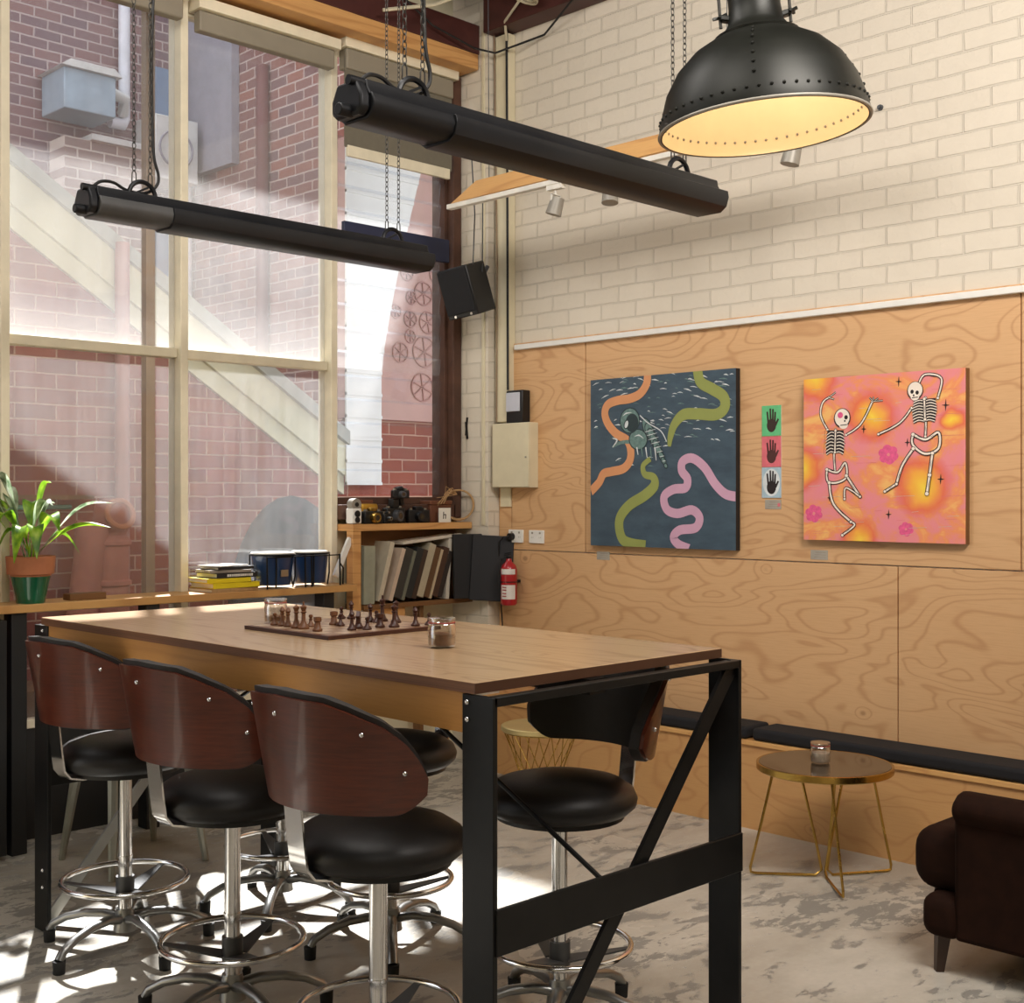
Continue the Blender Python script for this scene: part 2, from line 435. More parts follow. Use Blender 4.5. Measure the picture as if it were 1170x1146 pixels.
# ================================================================== SETTING
XR, YW = 5.2, 5.65           # right wall, window plane
XP, YP = 5.10, 5.33          # pier in the corner
ZC = 4.55
struct(MB().box((-4, -4, -.1), (XR+.25, YW+.1, 0)), 'floor', 'floor', smooth=False)
struct(MB().box((-4, -4, ZC), (XR+.25, YW+.1, ZC+.12)), 'ceiling', 'dark_ceiling', smooth=False)
struct(MB().box((-4.2, -4, 0), (-4, YW+.1, ZC)), 'wall_left', 'cream_paint', smooth=False)
struct(MB().box((-4, -4.2, 0), (XR+.25, -4, ZC)), 'wall_back', 'cream_paint', smooth=False)
struct(MB().box((XR, -4, 0), (XR+.25, YW+.1, ZC)), 'wall_right', 'wall_brick_YZ', smooth=False)
w = MB().use('wall_brick_YZ'); w.box((XP, YP, 0), (XR, YW+.1, ZC-.2))
pier = struct(w, 'wall_corner', smooth=False)
for p in pier.data.polygons:
    if abs(p.normal.y) > .5:
        if len(pier.data.materials) < 2: pier.data.materials.append(M['wall_brick_XZ'])
        p.material_index = 1
# wall below the windows and behind the shelf
struct(MB().box((1.93, YW-.02, 0), (4.16, YW+.1, .50)).box((-4, YW-.02, 0), (1.5, YW+.1, .50)), 'wall_window', 'dark_panel', smooth=False)
struct(MB().box((4.24, YW-.02, 0), (XP, YW+.1, 1.42)), 'trim_1', 'cream_paint', smooth=False)
# head of the window wall
struct(MB().box((-4, YW-.02, 4.0), (XP, YW+.12, ZC)), 'trim_2', 'cream_paint', smooth=False)
struct(MB().box((-4, 5.40, 4.10), (XP, YW-.02, 4.27)), 'trim_3', 'maroon', bevel=.005)
struct(MB().box((-4, 5.40, 4.01), (XP-.01, YW-.02, 4.10)), 'trim_4', 'timber', bevel=.004)
struct(MB().box((5.06, -4, 4.20), (XR, YP, ZC)), 'trim_5', 'maroon', bevel=.005)
# ceiling purlins
m = MB()
for y in (4.9, 4.1, 3.3, 2.5): m.box((-4, y, 4.43), (XR, y+.08, ZC))
struct(m, 'trim_6', 'dark_ceiling')
# window frames, one per bay
MX = [.60, 1.50, 2.40, 3.29, 4.20]
for i in range(4):
    a, b = MX[i], MX[i+1]
    f = MB()
    f.box((b-.02, YW-.06, .5), (b+.022, YW+.06, 4.0))
    f.box((a+.022, YW-.03, 2.225), (b-.02, YW+.04, 2.272))
    f.box((a+.022, YW-.03, .50), (b-.02, YW+.04, .54))
    f.box((a+.022, YW-.03, 3.92), (b-.02, YW+.04, 4.0))
    f.box((a+.022, YW-.02, 1.02), (b-.02, YW+.04, 1.06))
    struct(f, 'window_%d' % (i+1), 'frame_paint', bevel=.004)
    g = MB().box((a+.022, YW, .54), (b-.02, YW+.005, 1.02)).box((a+.022, YW, 1.06), (b-.02, YW+.005, 2.225)).box((a+.022, YW, 2.272), (b-.02, YW+.005, 3.92))
    struct(g, 'window_%d_glass' % (i+1), 'window_glass', smooth=False)
# louvre bay on the right
f = MB().box((5.005, YW-.05, 1.50), (5.03, YW+.06, 4.0)).box((4.222, YW-.03, 1.50), (5.01, YW+.04, 1.54))
struct(f, 'window_5', 'rust_brown', bevel=.003)
struct(MB().box((5.03, YW-.10, 1.42), (5.095, YW+.04, 4.0)).box((4.22, YW-.1, 1.42), (5.05, YW+.02, 1.50)), 'trim_7', 'rust_brown', bevel=.006)
lv = MB()
z = 1.56
while z < 3.42:
    lv.cbox((4.614, YW-.01, z+.065), (.775, .006, .142), (R(10), 0, 0)); z += .130
struct(lv, 'window_6', 'louvre_glass', smooth=False)
cl = MB()
z = 1.56
while z < 3.42:
    cl.box((4.222, YW-.025, z-.006), (4.232, YW-.01, z+.012)); z += .130
struct(cl, 'trim_8', 'grey_plastic')
# blinds
for lab, x0, x1, z0 in (('grey roller blind rolled up above the left window bay', 1.54, 3.26, 3.86), ('grey roller blind rolled up above the middle window bay', 3.33, 4.17, 3.83)):
    t = thing('roller_blind', lab, 'blind', ((x0+x1)/2, 5.52, z0), group='blinds at the window head'); hw = (x1-x0)/2
    MB().box((-hw-.01, -.02, .10), (hw+.01, .09, .155)).build('headbox', 'frame_paint', t, bevel=.003)
    MB().box((-hw+.01, .01, .0), (hw-.01, .07, .10)).build('rolled_cloth', 'blind_box', t, bevel=.008)
t = thing('roller_blind', 'dark grey blind pulled part way down over the louvre window', 'blind', (4.6, 5.53, 3.40), group='blinds at the window head')
MB().box((-.39, -.03, .56), (.43, .08, .615)).build('headbox', 'frame_paint', t, bevel=.003)
MB().box((-.372, -.014, .45), (.403, .06, .559)).build('rolled_cloth', 'blind_box', t, bevel=.008)
MB().box((-.375, .0, .03), (.40, .008, .555)).build('cloth', 'blind_grey', t)
MB().box((-.36, -.008, -.02), (.38, .012, .04)).build('hem_bar', 'frame_paint', t, bevel=.003)
o = MB().box((-.37, -.015, -.066), (.39, .015, .066)).build('blue_board', 'blue_board', loc=(4.605, 5.56, 2.968), bevel=.003)
tag(o, 'dark blue board across the louvre window behind the heater end', 'board')

# plywood lining of the right wall
def ply(name, y0, y1, z0, z1, mat='ply_wall'):
    return struct(MB().box((5.185, y0, z0), (XR+.001, y1, z1)), name, mat, bevel=.0015, smooth=False)
ply('trim_9', 4.658, 5.22, 1.242, 2.418)
ply('trim_10', 2.262, 4.652, 1.242, 2.418)
ply('trim_11', -.2, 2.256, 1.242, 2.418)
ply('trim_12', 2.812, 5.325, .40, 1.236, 'ply_wall_low')
ply('trim_13', .4, 2.806, .40, 1.236, 'ply_wall_low')
struct(MB().box((5.185, 5.224, 1.242), (XR+.001, 5.325, 1.80)), 'trim_14', 'ply_wall', smooth=False)
struct(MB().box((4.986, -1.5, 0), (5.004, 5.3, .39)).box((5.0, 5.28, 0), (5.185, 5.3, .39)), 'trim_15', 'ply_bench', smooth=False)
struct(MB().box((4.975, -1.5, .39), (5.185, 5.3, .412)), 'trim_16', 'edge_ply' if False else 'timber_y', bevel=.002)
o = MB().box((-.012, -4.6, -.015), (.012, .58, .015)).build('white_rail', 'white_paint', loc=(5.172, 4.60, 2.393), bevel=.004)
tag(o, 'long thin white rail along the top of the plywood lining', 'rail')

# ------------------------------------------------------------------ window bench
t = thing('window_bench', 'long pale timber bench board below the windows on dark posts', 'bench', (2.6, 5.52, 0))
MB().box((-2.6, -.13, 1.044), (1.6, .125, 1.079)).build('board', 'bench_wood', t, bevel=.003)
for x in (-1.62, -.13-.43+.02, 1.52): pass
for px in (-.215, .42, 1.43):
    MB().box((px-.035, -.11, 0), (px+.035, -.03, 1.044)).build('post', 'dark_panel', t, bevel=.004)
o = MB().box((-.55, -.10, -.5), (.05, .10, .5)).build('dark_cupboard', 'dark_panel', loc=(2.265, 5.47, .52), bevel=.005)
tag(o, 'dark cupboard under the left end of the window bench', 'cupboard')

# ================================================================== TABLE
TX0, TX1, TY0, TY1, TZ = 2.025, 2.98, 2.16, 4.41, 1.117
t = thing('high_table', 'long high timber table on a black steel frame', 'table', (2.48, 3.28, 0))
def L(x, y, z): return (x-2.48, y-3.28, z)
MB().box(L(TX0, TY0, 1.09), L(TX1, TY1, TZ)).build('table_top', 'table_top', t, bevel=.002)
e = MB(); e.use('edge_dark').box(L(TX0-.0015, TY0-.0015, 1.091), L(TX1+.0015, TY0, 1.1155)); e.use('edge_ply').box(L(TX0-.0015, TY0, 1.091), L(TX0, TY1, 1.1155))
e.build('edge_band', None, t, smooth=False)
MB().box(L(2.03, 2.20, .996), L(2.05, 4.39, 1.09)).build('apron', 'apron_ply', t, smooth=False)
MB().box(L(2.40, 2.14, 1.05), L(2.46, 4.42, 1.089)).build('support_rail', 'black_steel', t)
for (ya, yb, face, sgn) in ((2.10, 2.205, 2.10, 1), (4.365, 4.47, 4.47, -1)):
    for x in (2.03, 2.985):
        MB().box(L(x-.004, ya, 0), L(x+.010, yb, 1.088)).build('leg', 'black_steel', t, bevel=.002)
    MB().box(L(2.03, min(face, face+sgn*.03), 1.066), L(2.99, max(face, face+sgn*.03), 1.088)).build('top_rail', 'black_steel', t, bevel=.002)
    MB().box(L(2.032, min(face-sgn*.006, face+sgn*.004), .497), L(2.993, max(face-sgn*.006, face+sgn*.004), .605)).build('cross_bar', 'black_steel', t, bevel=.002)
    yy = face+sgn*.018
    MB().bar(L(2.055, yy, .005), L(2.975, yy, 1.075), .045 if sgn > 0 else .04, .012, up=(0, 1, 0)).build('brace', 'black_steel' if sgn > 0 else 'brushed', t)
    MB().cyl(L(2.48, face+sgn*.03, .545), L(2.48, face+sgn*1.1, 1.085), .007, seg=8).build('tie_rod', 'black_steel', t)
for (y, z) in ((2.185, 1.07), (2.185, 1.03), (4.40, 1.07), (4.40, .22), (4.40, .16)): MB().sphere(L(2.024, y, z), .007, 10, 6).build('bolt', 'chrome', t)

# ================================================================== BAR STOOL
def shell_mesh(r_in, r_out, ext, phimax, mbm='veneer'):
    def top(p):
        pts = [(0, 1.075), (25, 1.066), (35, 1.048), (50, 1.012), (60, .972), (66, .930), (69, .903), (72, .872)]
        p = abs(p)
        for (a, za), (b, zb) in zip(pts, pts[1:]):
            if p <= b: return za+(zb-za)*(p-a)/(b-a)
        return .872
    def bot(p):
        p = abs(p); return .798 if p < 54 else .798+.045*((p-54)/17)**2.2
    nP, nZ = 56, 10
    vs, fs = [], []
    for side in (0, 1):
        for i in range(nP+1):
            ph = -phimax+2*phimax*i/nP
            zt, zb = top(ph)+ext, bot(ph)-ext*.4
            for j in range(nZ+1):
                z = zb+(zt-zb)*j/nZ
                rr = (r_out if side else r_in)+.050*(z-.79)/.285
                a = PI+R(ph); vs.append((rr*math.cos(a)+.018, rr*math.sin(a), z))
    W = nZ+1; H = (nP+1)*W
    for i in range(nP):
        for j in range(nZ):
            k = i*W+j
            fs.append((k, k+W, k+W+1, k+1)); fs.append((H+k, H+k+1, H+k+W+1, H+k+W))
        k = i*W; fs.append((k, H+k, H+k+W, k+W)); k += nZ; fs.append((k, k+W, H+k+W, H+k))
    for j in range(nZ):
        for k, flip in ((j, 0), (nP*W+j, 1)): fs.append((k, k+1, H+k+1, H+k))
    return MB().add(vs, fs)

def make_stool(label, loc, rz, base_rot=0):
    t = thing('bar_stool', label, 'stool', loc, rz, 'bar stools around the high table')
    # five-star base
    b = MB(); b.cyl((0, 0, .06), (0, 0, .135), .040, .030, 20)
    for k in range(5):
        a = R(192+72*k)+base_rot; c, s_ = math.cos(a), math.sin(a)
        b.tube([(c*.02, s_*.02, .100), (c*.08, s_*.08, .112), (c*.15, s_*.15, .108), (c*.22, s_*.22, .090), (c*.27, s_*.27, .064), (c*.285, s_*.285, .042)],
               [.021, .019, .018, .017, .017, .017], 12, flat=.8)
    base = b.build('star_base', 'cast_alu', t)
    for k in range(5):
        a = R(192+72*k)+base_rot
        MB().cyl((math.cos(a)*.285, math.sin(a)*.285, 0), (math.cos(a)*.285, math.sin(a)*.285, .042), .019, .021, 14).build('foot', 'rubber', base)
    c = MB(); c.cyl((0, 0, .12), (0, 0, .62), .0235, seg=24); c.cyl((0, 0, .31), (0, 0, .316), .026, seg=24); c.cyl((0, 0, .598), (0, 0, .62), .05, .06, 24)
    c.build('column', 'chrome', t)
    r = MB(); r.torus((0, 0, .235), .208, .0095, 56, 10)
    ring = r.build('foot_ring', 'chrome', t)
    s_ = MB(); s_.cyl((0, 0, .175), (0, 0, .245), .031, seg=20)
    for k in range(3):
        a = R(20+120*k)
        c_, n_ = math.cos(a), math.sin(a); q = []
        for (r0, hw, z0) in ((.026, .034, .190), (.205, .009, .228)):
            for sg in (-1, 1):
                for dz in (0, .005): q.append((c_*r0-n_*hw*sg, n_*r0+c_*hw*sg, z0+dz))
        s_.add(q, [(0, 2, 6, 4), (1, 5, 7, 3), (0, 4, 5, 1), (2, 3, 7, 6), (0, 1, 3, 2), (4, 6, 7, 5)])
    s_.build('ring_spokes', 'heater_grey', ring)
    # seat cushion
    prof = [(0, .622), (.15, .620), (.20, .628), (.220, .646), (.224, .666), (.213, .692), (.180, .714), (.12, .729), (.06, .735), (0, .736)]
    seat = MB().lathe(prof, seg=44, sx=1.03).build('seat', 'leather', t)
    MB().cyl((0, 0, .612), (0, 0, .626), .19, seg=32).build('seat_pan', 'black_plastic', seat)
    # chrome strap
    path = [(-.02, 0, .608), (-.18, 0, .608), (-.222, 0, .618), (-.244, 0, .645), (-.252, 0, .70), (-.262, 0, .79), (-.268, 0, .84)]
    vs, fs = [], []
    for i, p in enumerate(path):
        d = Vector(path[min(i+1, len(path)-1)])-Vector(path[max(i-1, 0)]); d.normalize()
        nn = Vector((d.z, 0, -d.x))
        for yy in (-.034, .034):
            for q in (-.003, .003): vs.append(Vector(p)+nn*q+Vector((0, yy, 0)))
    for i in range(len(path)-1):
        a, b_ = i*4, i*4+4
        fs += [(a, b_, b_+1, a+1), (a+2, a+3, b_+3, b_+2), (a, a+2, b_+2, b_), (a+1, b_+1, b_+3, a+3)]
    fs += [(0, 1, 3, 2), (len(path)*4-4, len(path)*4-2, len(path)*4-1, len(path)*4-3)]
    MB().add(vs, fs).build('back_strap', 'chrome', t)
    sh = shell_mesh(.278, .290, 0, 71).build('backrest', 'veneer', t)
    shell_mesh(.246, .2775, .014, 71.5).build('back_padding', 'padding', t)
    for ph, z in ((-42, 1.02), (42, .995), (0, 1.03), (-60, .89), (60, .90)):
        rr = .2915+.05*(z-.79)/.285; a = PI+R(ph); MB().sphere((rr*math.cos(a)+.018, rr*math.sin(a), z), .0065, 10, 6).build('bolt', 'chrome', sh)
    return t
st0 = make_stool('wooden-backed stool nearest the camera, on the left long side of the table', (2.07, 2.57, 0), 0)
dup(st0, (2.09, 3.28, 0), R(2), 'wooden-backed stool in the middle of the three along the left long side')
dup(st0, (2.16, 4.06, 0), R(4), 'reddish wooden-backed stool beside the far left table leg')
dup(st0, (2.75, 2.57, 0), R(169), 'stool seen through the near end frame, its backrest curving towards the camera')
dup(st0, (2.81, 3.42, 0), R(184), 'stool opposite the middle one, mostly hidden behind the nearest stool')
dup(st0, (2.80, 4.05, 0), R(176), 'stool at the far window-side corner of the table, only its base showing')

# grey metal chair under the window bench
t = thing('metal_chair', 'grey pressed-metal chair tucked under the window bench', 'chair', (2.70, 5.00, 0), 0)
se = MB().box((-.19, -.18, .435), (.19, .18, .455)); se.build('seat', 'tolix', t, bevel=.012)
for sx, sy in ((-1, 1), (1, 1), (-1, -1), (1, -1)):
    x0, y0, x1, y1 = sx*.17, sy*.15, sx*.215, sy*.22
    MB().tube([(x0, y0, .44), (x1, y1, .0)], [.026, .014], 8).build('leg', 'tolix', t)
bk = MB().tube([(-.17, -.17, .45), (-.19, -.20, .62), (-.16, -.22, .80), (0, -.23, .83), (.16, -.22, .80), (.19, -.20, .62), (.17, -.17, .45)], .011, 8)
bk.bar((0, -.18, .45), (0, -.225, .82), .09, .004, up=(0, 1, 0))
bk.build('backrest', 'tolix', t)

# ================================================================== CHESS
t = thing('chess_board', 'square wooden chess board lying on the high table', 'chess board', (2.535, 3.33, 1.117))
b = MB(); b.use('chess_dark').box((-.225, -.225, 0), (.225, .225, .012))
b.build('board', None, t, bevel=.001)
b = MB()
for i in range(8):
    for j in range(8):
        b.use('square_a' if (i+j) % 2 else 'square_b'); x, y = -.208+.052*i, -.208+.052*j
        b.box((x+.0003, y+.0003, .0115), (x+.0517, y+.0517, .0128))
b.use('chess_light').box((-.222, -.222, .0112), (.222, .222, .0122))
b.build('squares', None, t, smooth=False)
PR = {
 'pawn': [(.014, 0), (.015, .004), (.012, .008), (.006, .014), (.0045, .022), (.0075, .025), (.004, .027), (.007, .033), (.006, .038), (0, .041)],
 'rook': [(.015, 0), (.016, .006), (.011, .011), (.009, .028), (.0125, .032), (.0125, .044), (.009, .044), (.009, .040), (0, .040)],
 'bishop': [(.014, 0), (.015, .005), (.010, .010), (.0055, .022), (.005, .036), (.009, .040), (.005, .042), (.009, .050), (.005, .058), (0, .063)],
 'queen': [(.017, 0), (.018, .006), (.012, .012), (.0065, .026), (.0055, .046), (.010, .050), (.006, .053), (.011, .066), (.008, .068), (.003, .072), (0, .075)],
 'king': [(.018, 0), (.019, .006), (.013, .012), (.007, .026), (.006, .050), (.011, .054), (.0065, .057), (.011, .070), (.005, .074), (.003, .076), (.003, .086), (0, .087)],
}
def piece(kind, mat):
    m = MB()
    if kind == 'knight':
        m.lathe([(.015, 0), (.016, .006), (.011, .012), (.009, .018), (0, .019)], seg=16)
        m.prism([(-.010, .016), (.009, .016), (.010, .030), (.006, .048), (0, .055), (-.008, .048), (-.016, .040), (-.014, .034), (-.005, .036), (-.010, .026)], 'y', -.006, .006)
    else:
        m.lathe(PR[kind], seg=16)
        if kind == 'king': m.box((-.006, -.0015, .079), (.006, .0015, .083))
    return m
proto = {}
chess = [
 (2.384, 3.492, 'pawn', 0, 'pale brown pawn in front of the far glass jar'),
 (2.385, 3.451, 'bishop', 0, 'pale brown bishop just right of the far glass jar, first of the left row'),
 (2.382, 3.415, 'bishop', 0, 'slim pale brown bishop left of the two tallest pieces of the left row'),
 (2.377, 3.363, 'queen', 0, 'left one of the two tallest pale brown pieces on the left edge'),
 (2.375, 3.321, 'king', 0, 'right one of the two tallest pale brown pieces on the left edge'),
 (2.434, 3.364, 'pawn', 0, 'pale brown pawn right of the tallest pieces and left of the squat rook'),
 (2.366, 3.235, 'rook', 0, 'squat brown rook nearest the near corner of the board'),
 (2.520, 3.357, 'rook', 0, 'pale brown rook in the middle of the board behind the squat rook'),
 (2.518, 3.319, 'pawn', 1, 'dark pawn beside the pale rook in the middle of the board'),
 (2.667, 3.510, 'pawn', 1, 'dark pawn on the far side of the board, left of the far dark bishop'),
 (2.686, 3.480, 'bishop', 1, 'dark bishop standing furthest back behind the middle of the board'),
 (2.461, 3.186, 'bishop', 1, 'dark bishop close to the near right edge, left of the knight'),
 (2.509, 3.214, 'knight', 1, 'stout dark knight near the middle of the near right edge'),
 (2.505, 3.165, 'pawn', 1, 'dark pawn in front of the stout knight'),
 (2.667, 3.353, 'bishop', 1, 'dark bishop behind the knight towards the shelf'),
 (2.663, 3.316, 'pawn', 1, 'dark pawn between the rear bishop and the front queen'),
 (2.574, 3.187, 'rook', 1, 'dark rook left of the tall dark queen on the near right edge'),
 (2.712, 3.345, 'king', 1, 'tall dark king at the back right of the board'),
 (2.610, 3.160, 'queen', 1, 'tall dark queen on the near right edge'),
 (2.709, 3.270, 'queen', 1, 'tall dark piece just behind the dark queen'),
 (2.686, 3.145, 'bishop', 1, 'lone dark bishop on the right end of the board edge'),
 (2.735, 3.135, 'pawn', 1, 'dark pawn at the right corner of the board behind the near jar'),
]
for x, y, kd, c, lab in chess:
    key = (kd, c)
    if key not in proto:
        proto[key] = piece(kd, None).build('chess_'+kd, 'chess_dark' if c else 'chess_light'); o = proto[key]
    else:
        o = proto[key].copy(); COL.objects.link(o)
    o.location = (x, y, 1.117+.0129); o.rotation_euler = (0, 0, R(random.uniform(20, 70)))
    tag(o, lab, 'chess piece', 'chess pieces on the board')

# ================================================================== JARS
def jar(loc, label, lid=True, fill='sugar', lvl=.55, s=1.0, rz=0):
    t = thing('glass_jar', label, 'jar', loc, rz)
    r = .040*s; h = .080*s
    prof = [(r*.80, 0), (r*.95, .004), (r, .012), (r, h*.74), (r*.90, h*.82), (r*.90, h), (r*.86, h), (r*.86, h*.82), (r*.955, h*.72), (r*.955, .014), (r*.9, .007), (0, .006)]
    MB().lathe(prof, seg=28).build('glass_body', 'jar_glass', t)
    m = MB().lathe([(r*.9, .008), (r*.94, .014), (r*.94, h*lvl*.9), (r*.3, h*lvl), (0, h*lvl)], seg=24); m.build('contents', fill, t)
    m = MB(); m.torus((0, 0, h*.84), r*.93, .0016, 28, 6); m.build('clip_wire', 'chrome', t)
    MB().torus((0, 0, h*.90), r*.93, .0022, 28, 6).build('rubber_seal', 'jar_band', t)
    if lid: MB().lathe([(0, h*.97), (r*.9, h*.97), (r*.98, h*.99), (r*.98, h*1.06), (r*.7, h*1.09), (0, h*1.09)], seg=28).build('lid', 'jar_glass', t)
    return t
jar((2.43, 2.73, 1.117), 'glass clip jar of brown sugar on the near part of the high table', s=1.0)
jar((2.494, 3.647, 1.117), 'glass clip jar standing behind the left corner of the chess board', s=.98, lvl=.35, fill='sugar')
# ================================================================== BRASS SIDE TABLE
t = thing('side_table', 'round brass side table with dark glass top and looped wire legs', 'table', (4.57, 2.80, 0))
SX, SY = 4.62, 2.42
MB().lathe([(0, .434), (.268, .434), (.273, .438), (.273, .462), (.268, .464), (.262, .462), (.262, .460), (0, .460)], seg=56).build('rim', 'brass', t)
MB().cyl((0, 0, .4602), (0, 0, .4635), .262, seg=56).build('glass_top', 'table_glass', t)
def loop(a_out):
    c, s_ = math.cos(a_out), math.sin(a_out); tx, ty = -s_, c
    P = lambda r, k, z: (c*r+tx*k, s_*r+ty*k, z)
    pts = [P(.20, -.02, .435), P(.25, -.01, .22), P(.297, 0, .032), P(.295, 0, .012), P(.275, 0, .008), P(.14, 0, .008), P(.035, 0, .008), P(.012, 0, .03), P(.03, .01, .12), P(.10, .02, .435)]
    return MB().tube(pts, .0055, 8)
for deg in (129, 328, 225): loop(R(deg)).build('leg_loop', 'brass', t)
jar((4.555, 2.81, .464), 'glass clip jar on the round brass side table', s=1.0, fill='sugar_pale', lvl=.6)

# gold wire stool by the plywood bench
t = thing('wire_stool', 'gold wire stool table with round pale top, seen beneath the high table', 'side table', (4.41, 4.245, 0))
MB().lathe([(0, .430), (.185, .430), (.190, .434), (.190, .452), (.185, .456), (0, .456)], seg=44).build('top', 'brass_pale', t)
m = MB()
for k in range(18):
    a = 2*PI*k/18; b_ = a+R(34); c_ = a+R(58)
    m.tube([(math.cos(a)*.178, math.sin(a)*.178, .432), (math.cos(b_)*.098, math.sin(b_)*.098, .20), (math.cos(c_)*.165, math.sin(c_)*.165, .006)], .0026, 6)
for z, r_ in ((.20, .100), (.006, .166), (.428, .180)): m.torus((0, 0, z), r_, .0034, 40, 6)
m.build('wire_basket', 'brass', t)

# ================================================================== BENCH CUSHIONS
for (y0, y1, lab) in ((3.47, 4.70, 'black bench cushion nearer the corner, ending beside the table leg'), (1.2, 3.44, 'long black bench cushion behind the brass side table')):
    m = MB(); hw = (y1-y0)/2
    m.box((-.10, -hw, 0), (.10, hw, .058))
    o = m.build('bench_cushion', 'black_fabric', loc=(5.083, (y0+y1)/2, .4125), bevel=.018, segs=4)
    tag(o, lab, 'cushion', 'cushions on the plywood bench')

# ================================================================== ARMCHAIR
t = thing('armchair', 'dark brown velvet armchair with rolled arms at the right edge', 'armchair', (4.25, 1.60, 0))
def arm(x0, x1, flip):
    m = MB()
    # arm profile in X/Z (rolled top), swept along Y
    cx_ = (x0+x1)/2; out = -1 if not flip else 1
    prof = []
    for k in range(13):
        a = R(-60+k*20)
        prof.append((cx_+out*.012+math.cos(a)*.055*(1), .545+math.sin(a)*.052))
    body = [(x1, .12), (x1, .49)]+[(px, pz) for px, pz in prof if True]+[(x0, .49), (x0, .12)]
    m.prism([(x1, .12), (x1, .50), (x1+.015, .53), (x1+.012, .565), (x1-.02, .592), (cx_, .597), (x0+.02, .592), (x0-.022, .565), (x0-.025, .53), (x0, .50), (x0, .12)], 'y', -.45, .32)
    return m
arm(-.35, -.25, 0).build('arm', 'velvet', t, bevel=.02, segs=3)
arm(.25, .35, 1).build('arm', 'velvet', t, bevel=.02, segs=3)
fr = MB().box((-.25, -.40, .12), (.25, .45, .26)); fr.build('base', 'velvet', t, bevel=.035, segs=4)
# front rail in front of the arms
MB().box((-.36, .30, .115), (.36, .435, .255)).build('front_rail', 'velvet', t, bevel=.045, segs=5)
cu = MB().box((-.31, -.30, .245), (.31, .50, .455)).build('seat_cushion', 'velvet', t, bevel=.075, segs=6)
MB().box((-.35, -.60, .12), (.35, -.42, .86)).build('back', 'velvet', t, bevel=.06, segs=4)
for sx, sy in ((-.31, .375), (.31, .375), (-.31, -.5), (.31, -.5)):
    MB().tube([(sx, sy, .13), (sx*1.02, sy+.01*(1 if sy > 0 else -1), 0)], [.030, .018], 4).build('leg', 'dark_leg', t)
o = MB().box((-.08, -.14, 0), (.10, .10, .05)).build('throw_blanket', 'grey_knit', loc=(3.99, 1.60, .592), bevel=.02, segs=4)
tag(o, 'grey knitted throw on the arm of the brown armchair', 'blanket')

# ================================================================== PAINTINGS
def canvas(name, label, yc, zc, W, H, bg, side, draw, thick=.035):
    """paint side faces -X; local y runs right to left, z up. draw gets to(s,t) in 0..1 from the top left"""
    m = MB(); m.use(side).box((0, -W/2, -H/2), (thick, W/2, H/2))
    m.use(bg).box((-.0008, -W/2, -H/2), (0, W/2, H/2))
    lay = [0]
    def P(s, t): return (W*(.5-s), H*(t-.5))
    def clip(p): return (max(-W/2, min(W/2, p[0])), max(-H/2, min(H/2, p[1])))
    def strip(pts, width, mat, step=None):
        lay[0] += 1; x = -.001-.000015*lay[0]
        m.use(mat)
        q = [Vector(P(*p)) for p in pts]
        # Catmull-Rom smoothing
        out = []
        ws = width if isinstance(width, (list, tuple)) else [width]*len(q)
        wo = []
        n = len(q)
        if n > 2:
            for i in range(n-1):
                p0, p1, p2, p3 = q[max(i-1, 0)], q[i], q[i+1], q[min(i+2, n-1)]
                for k in range(6):
                    u = k/6
                    out.append(.5*((2*p1)+(-p0+p2)*u+(2*p0-5*p1+4*p2-p3)*u*u+(-p0+3*p1-3*p2+p3)*u**3)); wo.append(ws[i]+(ws[i+1]-ws[i])*u)
            out.append(q[-1]); wo.append(ws[-1])
        else: out, wo = q, ws
        vs, fs = [], []
        for i, p in enumerate(out):
            d = out[min(i+1, len(out)-1)]-out[max(i-1, 0)]
            if d.length < 1e-7: d = Vector((1, 0))
            d.normalize(); nn = Vector((-d.y, d.x))*wo[i]/2
            a, b = clip(p+nn), clip(p-nn); vs += [(x, a[0], a[1]), (x, b[0], b[1])]
        for i in range(len(out)-1): fs.append((2*i, 2*i+1, 2*i+3, 2*i+2))
        m.add(vs, fs)
    def disc(s, t_, rx, rz, mat, rot=0, seg=20):
        lay[0] += 1; x = -.001-.000015*lay[0]; c = P(s, t_); m.use(mat)
        vs = []
        for k in range(seg):
            a = 2*PI*k/seg; dx, dz = rx*math.cos(a), rz*math.sin(a)
            y, z_ = clip((c[0]+dx*math.cos(rot)-dz*math.sin(rot), c[1]+dx*math.sin(rot)+dz*math.cos(rot))); vs.append((x, y, z_))
        m.add(vs, [tuple(range(seg))])
    draw(strip, disc, W, H)
    o = m.build(name, None, loc=(XR-.015-thick, yc, zc), smooth=False)
    tag(o, label, 'painting'); return o

